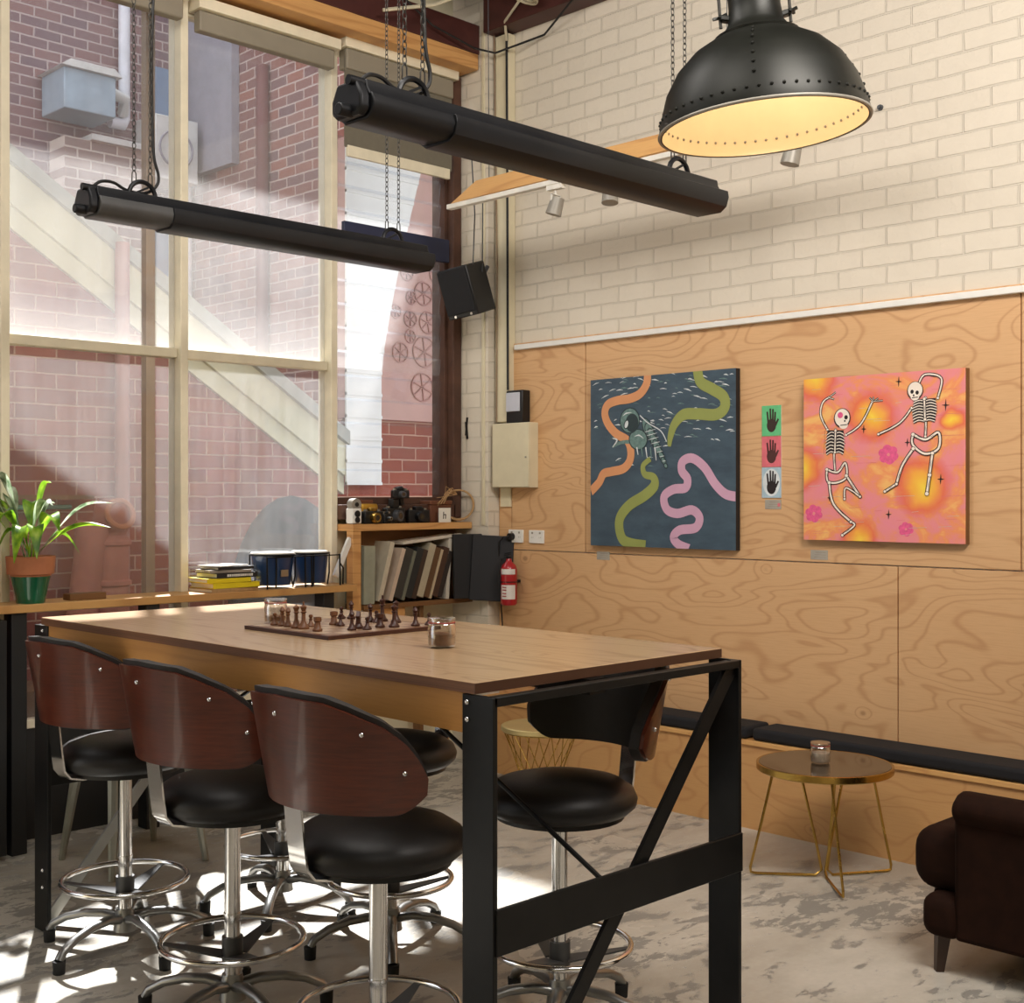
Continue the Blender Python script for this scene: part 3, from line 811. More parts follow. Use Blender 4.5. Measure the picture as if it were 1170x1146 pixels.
def q1(x, y):   # photo detail coordinates -> 0..1 on the blue canvas
    s = (x-80)/753; top = 165-67*s; bot = 1022+18*s
    return (s, 1-(y-top)/(bot-top))
def draw_blue(strip, disc, W, H):
    k = W/753
    rnd = random.Random(3)
    for i in range(150):
        x, y = rnd.uniform(90, 820), rnd.uniform(120, 470 if i % 3 else 640)
        if x > 480 and y > 500: continue
        l, a = rnd.uniform(14, 44), rnd.uniform(-.55, .15) if x < 300 else rnd.uniform(-.15, .35)
        strip([q1(x, y), q1(x+l/2, y+a*l/2-3), q1(x+l, y+a*l)], [.0008, .0065*rnd.uniform(.5, 1.2), .0006], 'art_white' if rnd.random() < .6 else 'art_teal')
    S = lambda pts: [q1(*p) for p in pts]
    strip(S([(395, 120), (390, 180), (355, 232), (300, 258), (235, 268), (180, 290), (162, 335), (180, 390), (225, 440), (285, 475), (305, 525), (300, 580), (265, 622), (200, 638), (155, 650), (130, 695), (80, 745)]), 38*k, 'art_orange')
    strip(S([(650, 105), (665, 170), (720, 205), (775, 245), (782, 300), (740, 338), (650, 335), (580, 340), (535, 390), (515, 450), (508, 505)]), [46*k]*8+[38*k, 30*k, 16*k], 'art_green')
    strip(S([(410, 570), (372, 605), (380, 650), (425, 665), (430, 710), (380, 760), (300, 810), (250, 870), (242, 930), (262, 990), (310, 1012), (385, 1022)]), [22*k, 24*k, 28*k, 34*k]+[46*k]*8, 'art_green')
    strip(S([(838, 762), (785, 748), (735, 695), (685, 612), (625, 565), (577, 582), (572, 630), (600, 672), (590, 718), (530, 727), (482, 765), (495, 830), (550, 852), (622, 833), (660, 872), (640, 925), (562, 938), (530, 975), (555, 1012), (610, 1035)]), 38*k, 'art_pink')
    # floating figure
    k2 = k
    def ell(x, y, rx, ry, rot, body='art_teal'):
        disc(*q1(x, y), (rx+5)*k2, (ry+5)*k2, 'art_teal_dark', R(rot)); disc(*q1(x, y), rx*k2, ry*k2, body, R(rot))
    strip(S([(205, 510), (255, 486), (310, 482)]), [.012, .018, .022], 'art_teal'); strip(S([(205, 465), (230, 475), (205, 512)]), [.004, .010, .004], 'art_white')
    for i in range(9):
        u = i/8; x, y = 400+90*u, 420+185*u**1.1; ell(x, y, 44*(1-u)+8, 15*(1-u)+6, 62-10*u)
    for i in range(8):
        u = i/8; x, y = 404+88*u, 425+180*u**1.1; strip(S([(x-30*(1-u)-5, y+10*(1-u)), (x, y), (x+30*(1-u)+5, y-10*(1-u))]), [.001, .0045, .001], 'art_white')
    ell(345, 470, 46, 40, 10); ell(300, 372, 50, 50, 0); ell(312, 384, 30, 34, 0, 'art_teal_dark'); ell(282, 392, 9, 16, 20, 'art_white')
    for i in range(5): strip(S([(338+i*24, 510), (345+i*24, 550+i*7)]), [.009, .004], 'art_teal' if i % 2 else 'art_white')
    strip(S([(262, 350), (280, 335), (310, 330)]), [.001, .008, .001], 'art_white'); strip(S([(355, 345), (400, 385), (465, 425), (495, 480)]), .006, 'art_white')
    strip(S([(325, 455), (350, 448), (375, 465)]), [.001, .008, .001], 'art_white')
canvas('painting', 'dark blue square painting with orange, green and pink winding ribbons', 4.115, 1.725, .94, .885, 'art_ocean', 'art_side', draw_blue)

def q2(x, y):
    l = 260+25*(y-155)/785; r_ = 1052+23*(y-90)/870; s = (x-l)/(r_-l); top = 155-65*s; bot = 940+20*s
    return (s, 1-(y-top)/(bot-top))
def draw_orange(strip, disc, W, H):
    k = W/790
    S = lambda pts: [q2(*p) for p in pts]
    def bone(pts, w=9):
        strip(S(pts), (w+6)*k, 'art_ink'); strip(S(pts), w*k*.8, 'art_bone')
        if w >= 8:
            for p in (pts[0], pts[-1]): disc(*q2(*p), (w*.72+2)*k, (w*.66+2)*k, 'art_ink'); disc(*q2(*p), w*.72*k, w*.66*k, 'art_bone')
            for a, b in zip(pts, pts[1:]):
                mx, my = (a[0]+b[0])/2, (a[1]+b[1])/2; strip(S([(a[0]*.3+b[0]*.7, a[1]*.3+b[1]*.7), (mx, my), (a[0]*.7+b[0]*.3, a[1]*.7+b[1]*.3)]), [.0003, .0022, .0003], 'art_ink')
    rnd = random.Random(5)
    for cx_, cy_, rr in ((705, 520, 52), (335, 812, 48), (800, 888, 38), (725, 540, 20)):
        for i in range(6):
            a = i*PI/3+.3; disc(*q2(cx_+math.cos(a)*rr*.55, cy_+math.sin(a)*rr*.55), rr*.42*k, rr*.36*k, 'art_flower')
    for i in range(40):
        x, y = rnd.uniform(300, 1000), rnd.uniform(170, 920); l = rnd.uniform(30, 120)
        strip(S([(x, y), (x+l, y-4)]), .0012, 'card_pink' if i % 2 else 'sleeve12')
    for x, y, r_ in ((745, 160, 26), (968, 275, 30), (580, 395, 22), (795, 460, 22), (955, 640, 26), (715, 815, 24), (415, 735, 18)):
        for (dx, dy) in ((0, 1), (1, 0)):
            strip(S([(x-dx*r_*.6, y-dy*r_), (x, y), (x+dx*r_*.6, y+dy*r_)]), [.0004, .007, .0004], 'art_ink')
    # left skeleton
    bone([(395, 400), (357, 330), (365, 268), (400, 240)], 8); bone([(400, 240), (432, 215)], 3); bone([(398, 242), (425, 250)], 3)
    bone([(492, 425), (565, 370), (620, 258)], 8)
    for d in ((-20, -22), (0, -26), (24, -20), (46, -8)): bone([(625, 258), (625+d[0], 262+d[1])], 2.5)
    bone([(437, 400), (432, 500), (440, 600)], 8)
    strip(S([(382, 405), (380, 520)]), .001, 'art_ink')
    strip(S([(437, 402), (437, 515)]), [84*k, 92*k], 'art_ink')
    for i in range(7):
        y = 412+i*16; w_ = 50-abs(i-3)*2
        bone([(437-w_, y+14), (437-w_*.5, y), (437, y+4), (437+w_*.5, y), (437+w_, y+10)], 5)
    bone([(437, 405), (437, 510)], 8)
    bone([(398, 595), (404, 652), (450, 660), (500, 632), (492, 562), (455, 608), (398, 595)], 10)
    bone([(412, 660), (438, 765), (530, 852)], 11); bone([(530, 852), (548, 870), (488, 918)], 9)
    bone([(500, 625), (572, 728)], 11); bone([(572, 728), (500, 685), (494, 740)], 8)
    disc(*q2(470, 342), 43*k, 45*k, 'art_ink'); disc(*q2(470, 340), 38*k, 40*k, 'art_bone'); disc(*q2(478, 378), 22*k, 16*k, 'art_bone')
    disc(*q2(460, 328), 14*k, 14*k, 'art_flower'); disc(*q2(490, 338), 9*k, 10*k, 'art_ink'); disc(*q2(484, 356), 4*k, 5*k, 'art_ink'); strip(S([(462, 378), (496, 374)]), .004, 'art_ink')
    # right skeleton
    bone([(838, 180), (868, 125), (945, 142), (932, 240)], 8); bone([(812, 290), (755, 365), (655, 420)], 8)
    bone([(875, 240), (880, 350), (880, 430)], 8)
    strip(S([(872, 244), (876, 352)]), [100*k, 96*k], 'art_ink')
    for i in range(8):
        y = 252+i*14; w_ = 58-abs(i-3)*2
        bone([(872-w_, y+12), (872-w_*.5, y), (872, y+3), (872+w_*.5, y-3), (872+w_, y+4)], 5)
    bone([(870, 245), (876, 345)], 9)
    bone([(822, 420), (822, 470), (880, 515), (942, 488), (940, 410), (882, 445), (822, 420)], 11)
    bone([(825, 490), (775, 575), (750, 665)], 11); bone([(750, 665), (695, 702)], 9)
    bone([(915, 512), (905, 620)], 11); bone([(905, 620), (895, 712)], 12)
    disc(*q2(826, 204), 38*k, 40*k, 'art_ink'); disc(*q2(826, 202), 34*k, 36*k, 'art_bone'); disc(*q2(826, 235), 20*k, 16*k, 'art_bone')
    disc(*q2(812, 210), 8*k, 9*k, 'art_ink'); disc(*q2(836, 214), 8*k, 9*k, 'art_ink'); disc(*q2(820, 228), 4*k, 5*k, 'art_ink'); strip(S([(812, 240), (840, 236)]), .004, 'art_ink')
gl = [(*q2(620, 335), .135), (*q2(870, 690), .150), (*q2(270, 590), .13), (*q2(330, 170), .11), (*q2(575, 945), .11), (*q2(1010, 330), .07)]
M['art_sunset'] = art_sunset(.785, .742, gl)
canvas('painting', 'orange and pink painting of two dancing skeletons', 2.872, 1.716, .785, .742, 'art_sunset', 'light_timber_dark', draw_orange)

def hand_card(label, zc, bg, ink, border=None):
    def dr(strip, disc, W, H):
        if border: disc(.5, .5, .048, .066, border)
        disc(.5, .34, .026, .032, ink)
        for s0, s1, t1 in ((.34, .28, .80), (.46, .44, .90), (.57, .58, .88), (.67, .70, .78)):
            strip([(s0, .42), (s1, t1)], [.011, .009], ink)
        strip([(.70, .34), (.86, .55)], [.013, .009], ink)
        strip([(.40, .2), (.60, .2)], .012, ink)
    return canvas('hand_print_card', label, 3.462, zc, .108, .145, bg, 'paper', dr, thick=.004)
hand_card('small green card with a dark hand print, topmost of three', 1.906, 'card_green', 'dark_leg')
hand_card('small pink card with a dark hand print, middle of three', 1.758, 'card_pink', 'maroon')
hand_card('small pale blue card with a black hand print, lowest of three', 1.611, 'card_blue', 'art_ink', 'art_white')
for (y, z, lab) in ((3.455, 1.507, 'small caption card under the three hand print cards'), (4.526, 1.227, 'small caption label below the dark blue painting'), (3.204, 1.275, 'small caption label below the orange skeleton painting')):
    m = MB(); m.use('label_grey').box((0, -.045, -.022), (.002, .045, .022)); m.use('book_grey')
    for k in range(3): m.box((-.0004, -.035, .010-k*.011), (0, .02+.004*k, .0125-k*.011))
    if '1' in str(z)[:4] and 'three' in lab: m.use('card_pink').box((-.0005, -.04, -.01), (0, -.026, .006))
    tag(m.build('caption_label', None, loc=(5.183, y, z), smooth=False), lab, 'label', 'caption labels on the plywood')

# ================================================================== ELECTRICAL CORNER
for y, lab in ((5.182, 'white power outlet with the black plug in it'), (5.018, 'white power outlet right of the one with the plug')):
    t = thing('power_outlet', lab, 'power outlet', (5.185, y, 1.317), group='power outlets on the plywood')
    MB().box((-.010, -.058, -.037), (0, .058, .037)).build('face_plate', 'white_plastic', t, bevel=.003)
    m = MB()
    for yy in (-.03, .03):
        m.box((-.0125, yy-.006, .016), (-.009, yy+.006, .027))
        for dx in (-.006, .006): m.box((-.0108, yy+dx-.0012, -.008), (-.0099, yy+dx+.0012, 0))
    m.build('switches', 'label_grey', t)
o = MB().cyl((-.028, 0, 0), (0, 0, 0), .019, .021, 16).tube([(-.022, 0, 0), (-.05, .02, .0), (-.055, .05, -.03), (-.045, .065, -.14), (-.03, .06, -.4), (-.02, .05, -.62)], .004, 8).build('power_plug', 'black_plastic', loc=(5.172, 5.205, 1.315))
tag(o, 'black plug and cable hanging from the left power outlet', 'plug')
# meter box
t = thing('switchboard_box', 'cream metal switchboard box in the corner', 'switchboard', (5.145, 5.158, 1.594))
MB().box((-.030, -.147, 0), (.040, .147, .366)).build('cabinet', 'cream_paint', t, bevel=.002)
MB().box((-.038, -.145, .003), (-.0305, .145, .363)).build('door', 'cream_paint', t, bevel=.002)
MB().cyl((-.042, -.125, .17), (-.038, -.125, .17), .005, seg=12).build('lock', 'brushed', t)
t = thing('electricity_meter', 'small grey electricity meter standing above the switchboard box', 'meter', (5.15, 5.135, 1.960))
MB().box((-.030, -.062, 0), (.035, .068, .185)).build('housing', 'black_plastic', t, bevel=.006)
MB().box((-.036, -.045, .065), (-.0295, .064, .172)).build('display', 'display', t, bevel=.003)
o = MB().box((0, -.05, -.11), (.012, .035, .0)).build('conduit_cover', 'cream_paint', loc=(5.173, 5.27, 1.594), bevel=.002)
tag(o, 'short cream conduit cover below the switchboard box', 'conduit')
t = thing('cable_duct', 'tall cream cable duct rising up the corner above the meter', 'duct', (5.14, 5.26, 1.97))
MB().box((0, -.055, 0), (.058, .05, 2.22)).build('duct', 'cream_paint', t, bevel=.004)
MB().tube([(-.006, .035, 0), (-.006, .03, .9), (-.006, .055, 2.25)], .004, 6).build('cable', 'post_brown', t)
MB().tube([(-.01, -.062, .18), (-.01, -.058, 1.2), (-.01, -.05, 2.3)], .007, 6).build('cable', 'cable', t)
o = MB().box((-.008, -.012, 0), (0, .012, 2.85)).build('conduit', 'cream_paint', loc=(5.10, 5.365, 1.38), bevel=.003)
tag(o, 'thin cream conduit strip up the edge of the corner pier', 'conduit')
# loose wire looping along beams
o = MB().tube([(4.35, 5.38, 4.34), (4.7, 5.36, 4.16), (5.0, 5.34, 4.10), (5.08, 5.25, 4.07), (5.17, 4.95, 4.12), (5.04, 4.6, 4.2), (5.03, 4.3, 4.35)], .006, 6).build('loose_cable', 'cable')
tag(o, 'thin black cable sagging across the corner below the ceiling', 'cable')
m = MB()
for k, (rr, dz) in enumerate(((.17, 0), (.16, .012), (.18, .02), (.155, .03))):
    m.torus((0, 0, dz), rr, .008, 36, 6, rot=(R(24+4*k), R(20), 0))
o = m.build('cable_coil', 'cable_cream', loc=(4.88, 4.93, 4.31)); tag(o, 'coil of cream cable hanging under the dark ceiling in the corner', 'cable')
o = MB().tube([(4.3, 5.3, 4.02+.10), (4.55, 5.17, 4.18), (4.66, 5.12, 4.24), (4.75, 5.05, 4.27)], .010, 6).build('cream_cable', 'cable_cream')
tag(o, 'cream cable dropping from the ceiling coil to the maroon beam', 'cable')
o = MB().tube([(4.45, 5.2, 4.30), (4.6, 5.13, 4.26), (4.75, 5.05, 4.30)], .010, 6).build('cream_cable', 'cable_cream')
tag(o, 'upper cream cable running level into the coil under the ceiling', 'cable')
o = MB().tube([(5.0, 4.9, 4.33), (5.06, 5.15, 4.22), (5.12, 5.20, 4.14)], .008, 6).build('cream_cable', 'cable_cream')
tag(o, 'short cream cable between the coil and the corner cable duct', 'cable')
# white extinguisher
t = thing('fire_extinguisher', 'small red fire extinguisher hanging on the plywood by the corner', 'fire extinguisher', (5.10, 5.16, .93))
MB().lathe([(0, 0), (.040, 0), (.047, .01), (.047, .20), (.040, .225), (.018, .245), (.014, .262), (0, .262)], seg=28).build('cylinder', 'red_paint', t)
MB().lathe([(.0478, .045), (.0478, .12)], seg=28).build('label', 'label_white', t) if False else None
for z0, z1 in ((.035, .115), (.175, .205)):
    m = MB(); vs, fs = [], []
    for k in range(13):
        a = R(165+k*9); vs += [(math.cos(a)*.0485, math.sin(a)*.0485, z0), (math.cos(a)*.0485, math.sin(a)*.0485, z1)]
    for k in range(12): fs.append((2*k, 2*k+2, 2*k+3, 2*k+1))
    m.add(vs, fs); lb = m.build('label_band', 'label_white', t)
    if z1 < .2:
        q = MB()
        for zz in (.05, .065, .085, .10):
            q.box((-.0495, -.028, zz), (-.0480, .004, zz+.005))
        q.build('lettering', 'red_paint', lb)
m = MB().box((-.010, -.010, .26), (.010, .012, .275)).bar((0, -.012, .285), (0, .035, .278), .012, .004).bar((0, -.012, .296), (0, .03, .288), .012, .004)
m.build('valve_handle', 'black_plastic', t)
MB().tube([(0, .01, .275), (-.03, .035, .26), (-.052, .03, .18), (-.055, .02, .10)], .0045, 8).build('hose', 'rubber', t)
MB().torus((0, 0, .132), .048, .003, 28, 6).box((.045, -.012, .125), (.083, .012, .14)).build('strap', 'black_plastic', t, bevel=.002)
# clip on the pier
o = MB().bar((0, 0, -.07), (0, .01, .03), .010, .010).bar((0, .012, -.05), (0, .0, .055), .008, .008).build('wall_clip', 'black_plastic', loc=(5.094, 5.50, 1.95))
tag(o, 'small black clip hanging on the painted corner pier', 'clip')
# speaker
t = thing('loudspeaker', 'black box loudspeaker tilted down in the corner', 'speaker', (4.892, 5.29, 2.70))
_r = (Matrix.Rotation(R(-8), 3, Vector((.7047, .7095, 0))) @ Matrix.Rotation(R(-80), 3, 'Z') @ Matrix.Rotation(R(12), 3, 'X')).to_4x4()
t.rotation_euler = _r.to_euler()
MB().prism([(-.10, .10), (-.105, -.09), (.105, -.09), (.10, .10)], 'z', -.14, .14).build('cabinet', 'black_plastic', t, bevel=.008)
MB().box((-.098, -.100, -.115), (.098, -.0895, .132)).build('grille', 'grey_plastic' if False else 'black_fabric', t, bevel=.004)
MB().cyl((-.05, -.094, -.127), (-.05, -.090, -.127), .008, seg=10).cyl((.06, -.094, -.127), (.06, -.090, -.127), .008, seg=10).build('knobs', 'chrome', t)
MB().tube([(0, .09, .05), (.04, .13, .05), (.06, .18, .10)], .012, 8).build('bracket', 'grey_plastic', t)
o = MB().tube([(4.85, 5.19, 2.83), (4.78, 5.10, 3.08), (4.70, 5.05, 3.5)], .0035, 6).tube([(4.93, 5.20, 2.80), (4.98, 5.25, 2.95), (5.03, 5.30, 3.3)], .0035, 6).build('speaker_wires', 'grey_plastic')
tag(o, 'two thin wires rising from the tilted loudspeaker', 'wire')
o = MB().cyl((-.03, 0, 0), (0, 0, 0), .014, seg=12).cyl((-.012, 0, 0), (0, 0, 0), .026, seg=12).build('wall_hook', 'grey_plastic', loc=(5.2, 2.90, 3.28))
o.scale = (.7, .5, .5)
tag(o, 'small dark fixing on the painted brick right of the pendant lamp', 'hook')

# ================================================================== TRACK LIGHT
t = thing('track_light', 'white track light under a hanging timber batten near the brick wall', 'track light', (4.6, 3.8, 3.10))
MB().prism([(-.9-.1, .02), (1.19, .012), (1.31, -.005+.01), (1.10, .10), (-1.0, .10)], 'x', .0, .045).build('batten', 'timber_y', t, bevel=.002)
MB().box((-.02, -1.15, -.022), (.018, 1.31, .004)).build('track', 'rail_white', t, bevel=.003)
def spot(y, tilt):
    s_ = MB(); s_.box((-.016, y-.05, -.045), (.016, y+.05, -.022)); s_.cyl((0, y, -.045), (0, y, -.075), .006, seg=8)
    s_.bar((-.03, y, -.07), (-.03, y, -.125), .012, .004); s_.bar((.03, y, -.07), (.03, y, -.125), .012, .004); s_.bar((-.032, y, -.071), (.032, y, -.071), .012, .004)
    a = s_.build('spot_arm', 'rail_white', t)
    M_ = Euler((R(tilt), R(8), 0)).to_matrix()
    p, q = Vector((0, y, -.125))+M_ @ Vector((0, 0, .04)), Vector((0, y, -.125))+M_ @ Vector((0, 0, -.045))
    MB().cyl(p, q, .034, .040, 20).build('spot_head', 'lamp_grey', a)
for y, ti in ((.526, 14), (.174, -6), (-.827, 10)): spot(y, ti)
for y in (1.0, -.5):
    MB().tube([(.0, y, .10), (.0, y+.01, 1.44)], .0022, 5).build('suspension_wire', 'grey_plastic', t)

# ================================================================== HEATERS
def chain(p, q, link=.030, r=.0022):
    p, q = Vector(p), Vector(q); n = int((q-p).length/(link*.78)); m = MB()
    d = (q-p).normalized(); a = d.cross(Vector((1, 0, 0))); a.normalize(); b = d.cross(a)
    for i in range(n):
        c = p+(q-p)*((i+.5)/n); u = a if i % 2 else b
        pts = []
        for k in range(8):
            t_ = 2*PI*k/8; pts.append(c+d*math.cos(t_)*link*.5+u*math.sin(t_)*link*.27)
        m.tube(pts, r, 4, closed=True)
    return m
def smooth(q, n=6):
    q = [Vector(p) for p in q]; out = []
    for i in range(len(q)-1):
        p0, p1, p2, p3 = q[max(i-1, 0)], q[i], q[i+1], q[min(i+2, len(q)-1)]
        for k in range(n):
            u = k/n; out.append(.5*((2*p1)+(-p0+p2)*u+(2*p0-5*p1+4*p2-p3)*u*u+(-p0+3*p1-3*p2+p3)*u**3))
    return out+[q[-1]]
def make_heater(loc, label, endmat):
    t = thing('radiant_heater', label, 'heater', loc, group='black bar heaters hung on chains')
    Lh = .81
    MB().prism([(-.060, -.02), (-.068, .002), (-.050, .030), (-.046, .052), (.046, .052), (.050, .030), (.068, .002), (.060, -.02)], 'x', -Lh, Lh).build('housing', 'heater_black', t, bevel=.004)
    m = MB().prism([(-.052, -.066), (-.078, -.048), (-.088, -.015), (-.084, .008), (-.070, .012), (-.074, -.015), (-.066, -.042), (-.045, -.056), (.045, -.056), (.066, -.042), (.074, -.015), (.070, .012), (.084, .008), (.088, -.015), (.078, -.048), (.052, -.066)], 'x', -Lh+.30, Lh+.012)
    m.build('visor', 'heater_black', t, bevel=.002)
    m = MB().prism([(-.050, -.058), (-.072, -.042), (-.080, -.015), (-.070, .012), (.070, .012), (.080, -.015), (.072, -.042), (.050, -.058)], 'x', -Lh, -Lh+.305)
    m.build('end_section', endmat, t, bevel=.004)
    m = MB().prism([(-.046, -.052), (-.066, -.036), (-.066, 0), (-.042, .045), (.042, .045), (.066, 0), (.066, -.036), (.046, -.052)], 'x', -Lh-.035, -Lh)
    m.build('end_cap', 'heater_black', t, bevel=.008)
    MB().cyl((-Lh-.05, -.03, .042), (-Lh+.02, -.03, .042), .014, seg=12).build('cable_gland', 'heater_black', t)
    MB().cyl((-Lh-.070, -.01, -.038), (-Lh-.02, -.01, -.038), .018, seg=12).build('knob', 'heater_black', t, bevel=.004)
    ztop = ZC-loc[2]
    for x in (-.60, .64):
        b = MB().tube([(x+.056*math.cos(R(a)), 0, .05+.058*math.sin(R(a))) for a in range(0, 181, 18)], .009, 8, up=(0, 1, 0)).build('hanger', 'heater_black', t)
        MB().bar((x-.03, 0, .06), (x+.035, 0, .095), .008, .006, up=(0, 1, 0)).build('hanger_catch', 'heater_black', b)
        for sx in (-.034, .034):
            px = x+sx
            MB().tube([(px, 0, .088), (px+.009, 0, .10), (px+.008, 0, .135), (px, 0, .148), (px-.008, 0, .135), (px-.009, 0, .10)], .0026, 6, closed=True, up=(0, 1, 0)).build('snap_hook', 'chain_grey', b)
            chain((px, 0, .145), (px+sx*.1, 0, ztop),   .027, .0020).build('chain', 'chain_grey', t)
    MB().tube(smooth([(-.82, -.03, .045), (-.78, -.02, .075), (-.72, 0, .085), (-.66, .01, .068), (-.58, .02, .07), (-.53, .02, .105), (-.52, .02, .15), (-.545, .015, .25), (-.555, .01, .6), (-.55, 0, 1.0), (-.552, 0, ztop)]), .006, 8).build('power_cable', 'cable', t)
    return t
make_heater((3.01, 2.83, 2.645), 'black bar heater nearer the camera, its right end beside the pendant lamp', 'heater_black')
make_heater((3.06, 4.49, 2.645), 'black bar heater hanging in front of the windows, the further one', 'heater_grey')

# ================================================================== PENDANT LAMP
t = thing('pendant_lamp', 'large black riveted dome pendant lamp with cream inside', 'lamp', (3.199, 2.164, 2.635))
fw = Vector((.7047, .7095, 0))
t.rotation_mode = 'QUATERNION'
from mathutils import Quaternion
t.rotation_quaternion = Quaternion(fw, R(-4.5))
Rr = .308
prof = [(.308, 0), (.309, .010), (.300, .05), (.280, .115), (.245, .175), (.195, .225), (.150, .252), (.118, .268)]
m = MB().lathe(prof+[(p[0]-.006, p[1]-.002) for p in reversed(prof)]+[(.308, 0)], seg=64, caps=False)
for k in range(56):
    a = 2*PI*k/56; m.sphere((math.cos(a)*.303, math.sin(a)*.303, .040), .0052, 6, 4)
for q in range(4):
    a = R(30+q*90)
    for z, r_ in ((.085, .291), (.115, .280), (.145, .263), (.175, .245), (.203, .221), (.226, .195), (.245, .163)): m.sphere((math.cos(a)*r_, math.sin(a)*r_, z), .0058, 6, 4)
m.build('dome', 'lamp_iron', t)
m = MB().use('lamp_enamel').lathe([(r_-.008, z_-.001) for r_, z_ in prof]+[(.10, .262), (0, .262)], seg=64, caps=False).use('lamp_grey')
for k in range(56):
    a = 2*PI*k/56; m.sphere((math.cos(a)*.2935, math.sin(a)*.2935, .040), .0045, 6, 4)
m.build('enamel_lining', None, t)
MB().torus((0, 0, .002), .308, .005, 64, 8).build('rim', 'lamp_grey', t)
m = MB().lathe([(.122, .262), (.126, .272), (.100, .285), (.082, .31), (.076, .36), (.078, .43), (.06, .47), (0, .47)], seg=32); m.build('neck', 'lamp_iron', t)
for a in (R(-48), R(132)):
    c, s_ = math.cos(a), math.sin(a)
    b = MB().bar((c*.06, s_*.06, .325), (c*.105, s_*.105, .335), .03, .016).build('side_lug', 'lamp_iron', t, bevel=.003)
    MB().lathe([(.005, -.03), (.005, .075), (0, .075)], (c*.103, s_*.103, .335), 8).build('lug_rod', 'chain_grey', b)
    q = MB()
    for k in range(5): q.bar((c*.103, s_*.103, .337), (c*.103+math.cos(k*1.257)*.022, s_*.103+math.sin(k*1.257)*.022, .337+.006*math.sin(k*2)), .008, .008)
    q.build('wing_nut', 'lamp_iron', b)
MB().sphere((0, 0, .225), .035, 16, 10).build('bulb', 'label_white', t)
m = chain((0, 0, .46), (0, 0, ZC-2.635-.02), link=.05, r=.004); m.build('chain', 'black_steel', t)

# ================================================================== PLANT
t = thing('potted_plant', 'terracotta pot plant with long pointed leaves on the window bench', 'plant', (2.464, 5.475, 1.079))
MB().lathe([(0, .10), (.078, .10), (.086, .125), (.098, .128), (.104, .205), (.094, .205), (.088, .16), (.085, .185), (0, .185)], seg=32).build('pot', 'terracotta', t)
MB().lathe([(0, 0), (.060, 0), (.063, .02), (.085, .124), (.088, .126), (.080, .126), (.060, .012), (0, .012)], seg=32).build('glass_sleeve', 'green_glass', t)
MB().lathe([(0, .186), (.088, .186), (.06, .196), (0, .199)], seg=20).build('soil', 'soil', t)
def leaf(p0, az, length, rise, droop, width, mat):
    n = 12; d = Vector((math.cos(az), math.sin(az), 0)); side = Vector((-math.sin(az), math.cos(az), 0)); vs = []; fs = []
    for i in range(n+1):
        u = i/n; st_ = .30
        p = Vector(p0)+d*(length*(u*.85))+Vector((0, 0, rise*math.sin(min(1, u*1.25)*PI*.5)-droop*max(0, u-.45)**1.6*2.2))
        w = .004 if u < st_ else width*math.sin(PI*((u-st_)/(1-st_))**.75)+.001
        for q in (-1, 0, 1): vs.append(p+side*w*q+Vector((0, 0, abs(q)*w*.45)))
    for i in range(n):
        k = i*3
        fs += [(k, k+1, k+4, k+3), (k+1, k+2, k+5, k+4)]
    return MB().add(vs, fs)
rn = random.Random(11)
spec = [(-44, .36, .14, .02, .028, 'leaf'), (-38, .34, .22, .0, .022, 'leaf_pale'), (5, .12, .22, 0, .022, 'leaf_pale'), (150, .34, .34, .26, .034, 'leaf_pale'), (135, .30, .30, .3, .032, 'leaf'), (165, .36, .26, .34, .034, 'leaf'),
        (100, .22, .30, .1, .030, 'leaf_pale'), (-80, .18, .2, .12, .030, 'leaf'), (-20, .20, .12, .14, .026, 'leaf'), (200, .30, .22, .3, .034, 'leaf'), (60, .14, .24, .05, .028, 'leaf'),
        (-110, .20, .16, .2, .026, 'leaf'), (120, .18, .22, .12, .028, 'leaf_pale'), (-60, .14, .24, .04, .026, 'leaf_pale'), (185, .22, .36, .12, .03, 'leaf_pale'), (230, .24, .16, .22, .026, 'leaf'), (-50, .10, .30, .0, .024, 'leaf'), (145, .16, .14, .2, .026, 'leaf')]
for az, ln, ri, dr, wd, mt in spec:
    leaf((rn.uniform(-.025, .025), rn.uniform(-.025, .025), .19), R(az), ln*1.15, ri*1.12, dr, wd*1.3, None).build('leaf', mt, t)
o = MB().box((-.09, -.035, 0), (.085, .035, .030)).build('wooden_block', 'light_timber_dark', loc=(2.725, 5.49, 1.079), bevel=.003)
tag(o, 'small flat wooden block beside the potted plant', 'block')

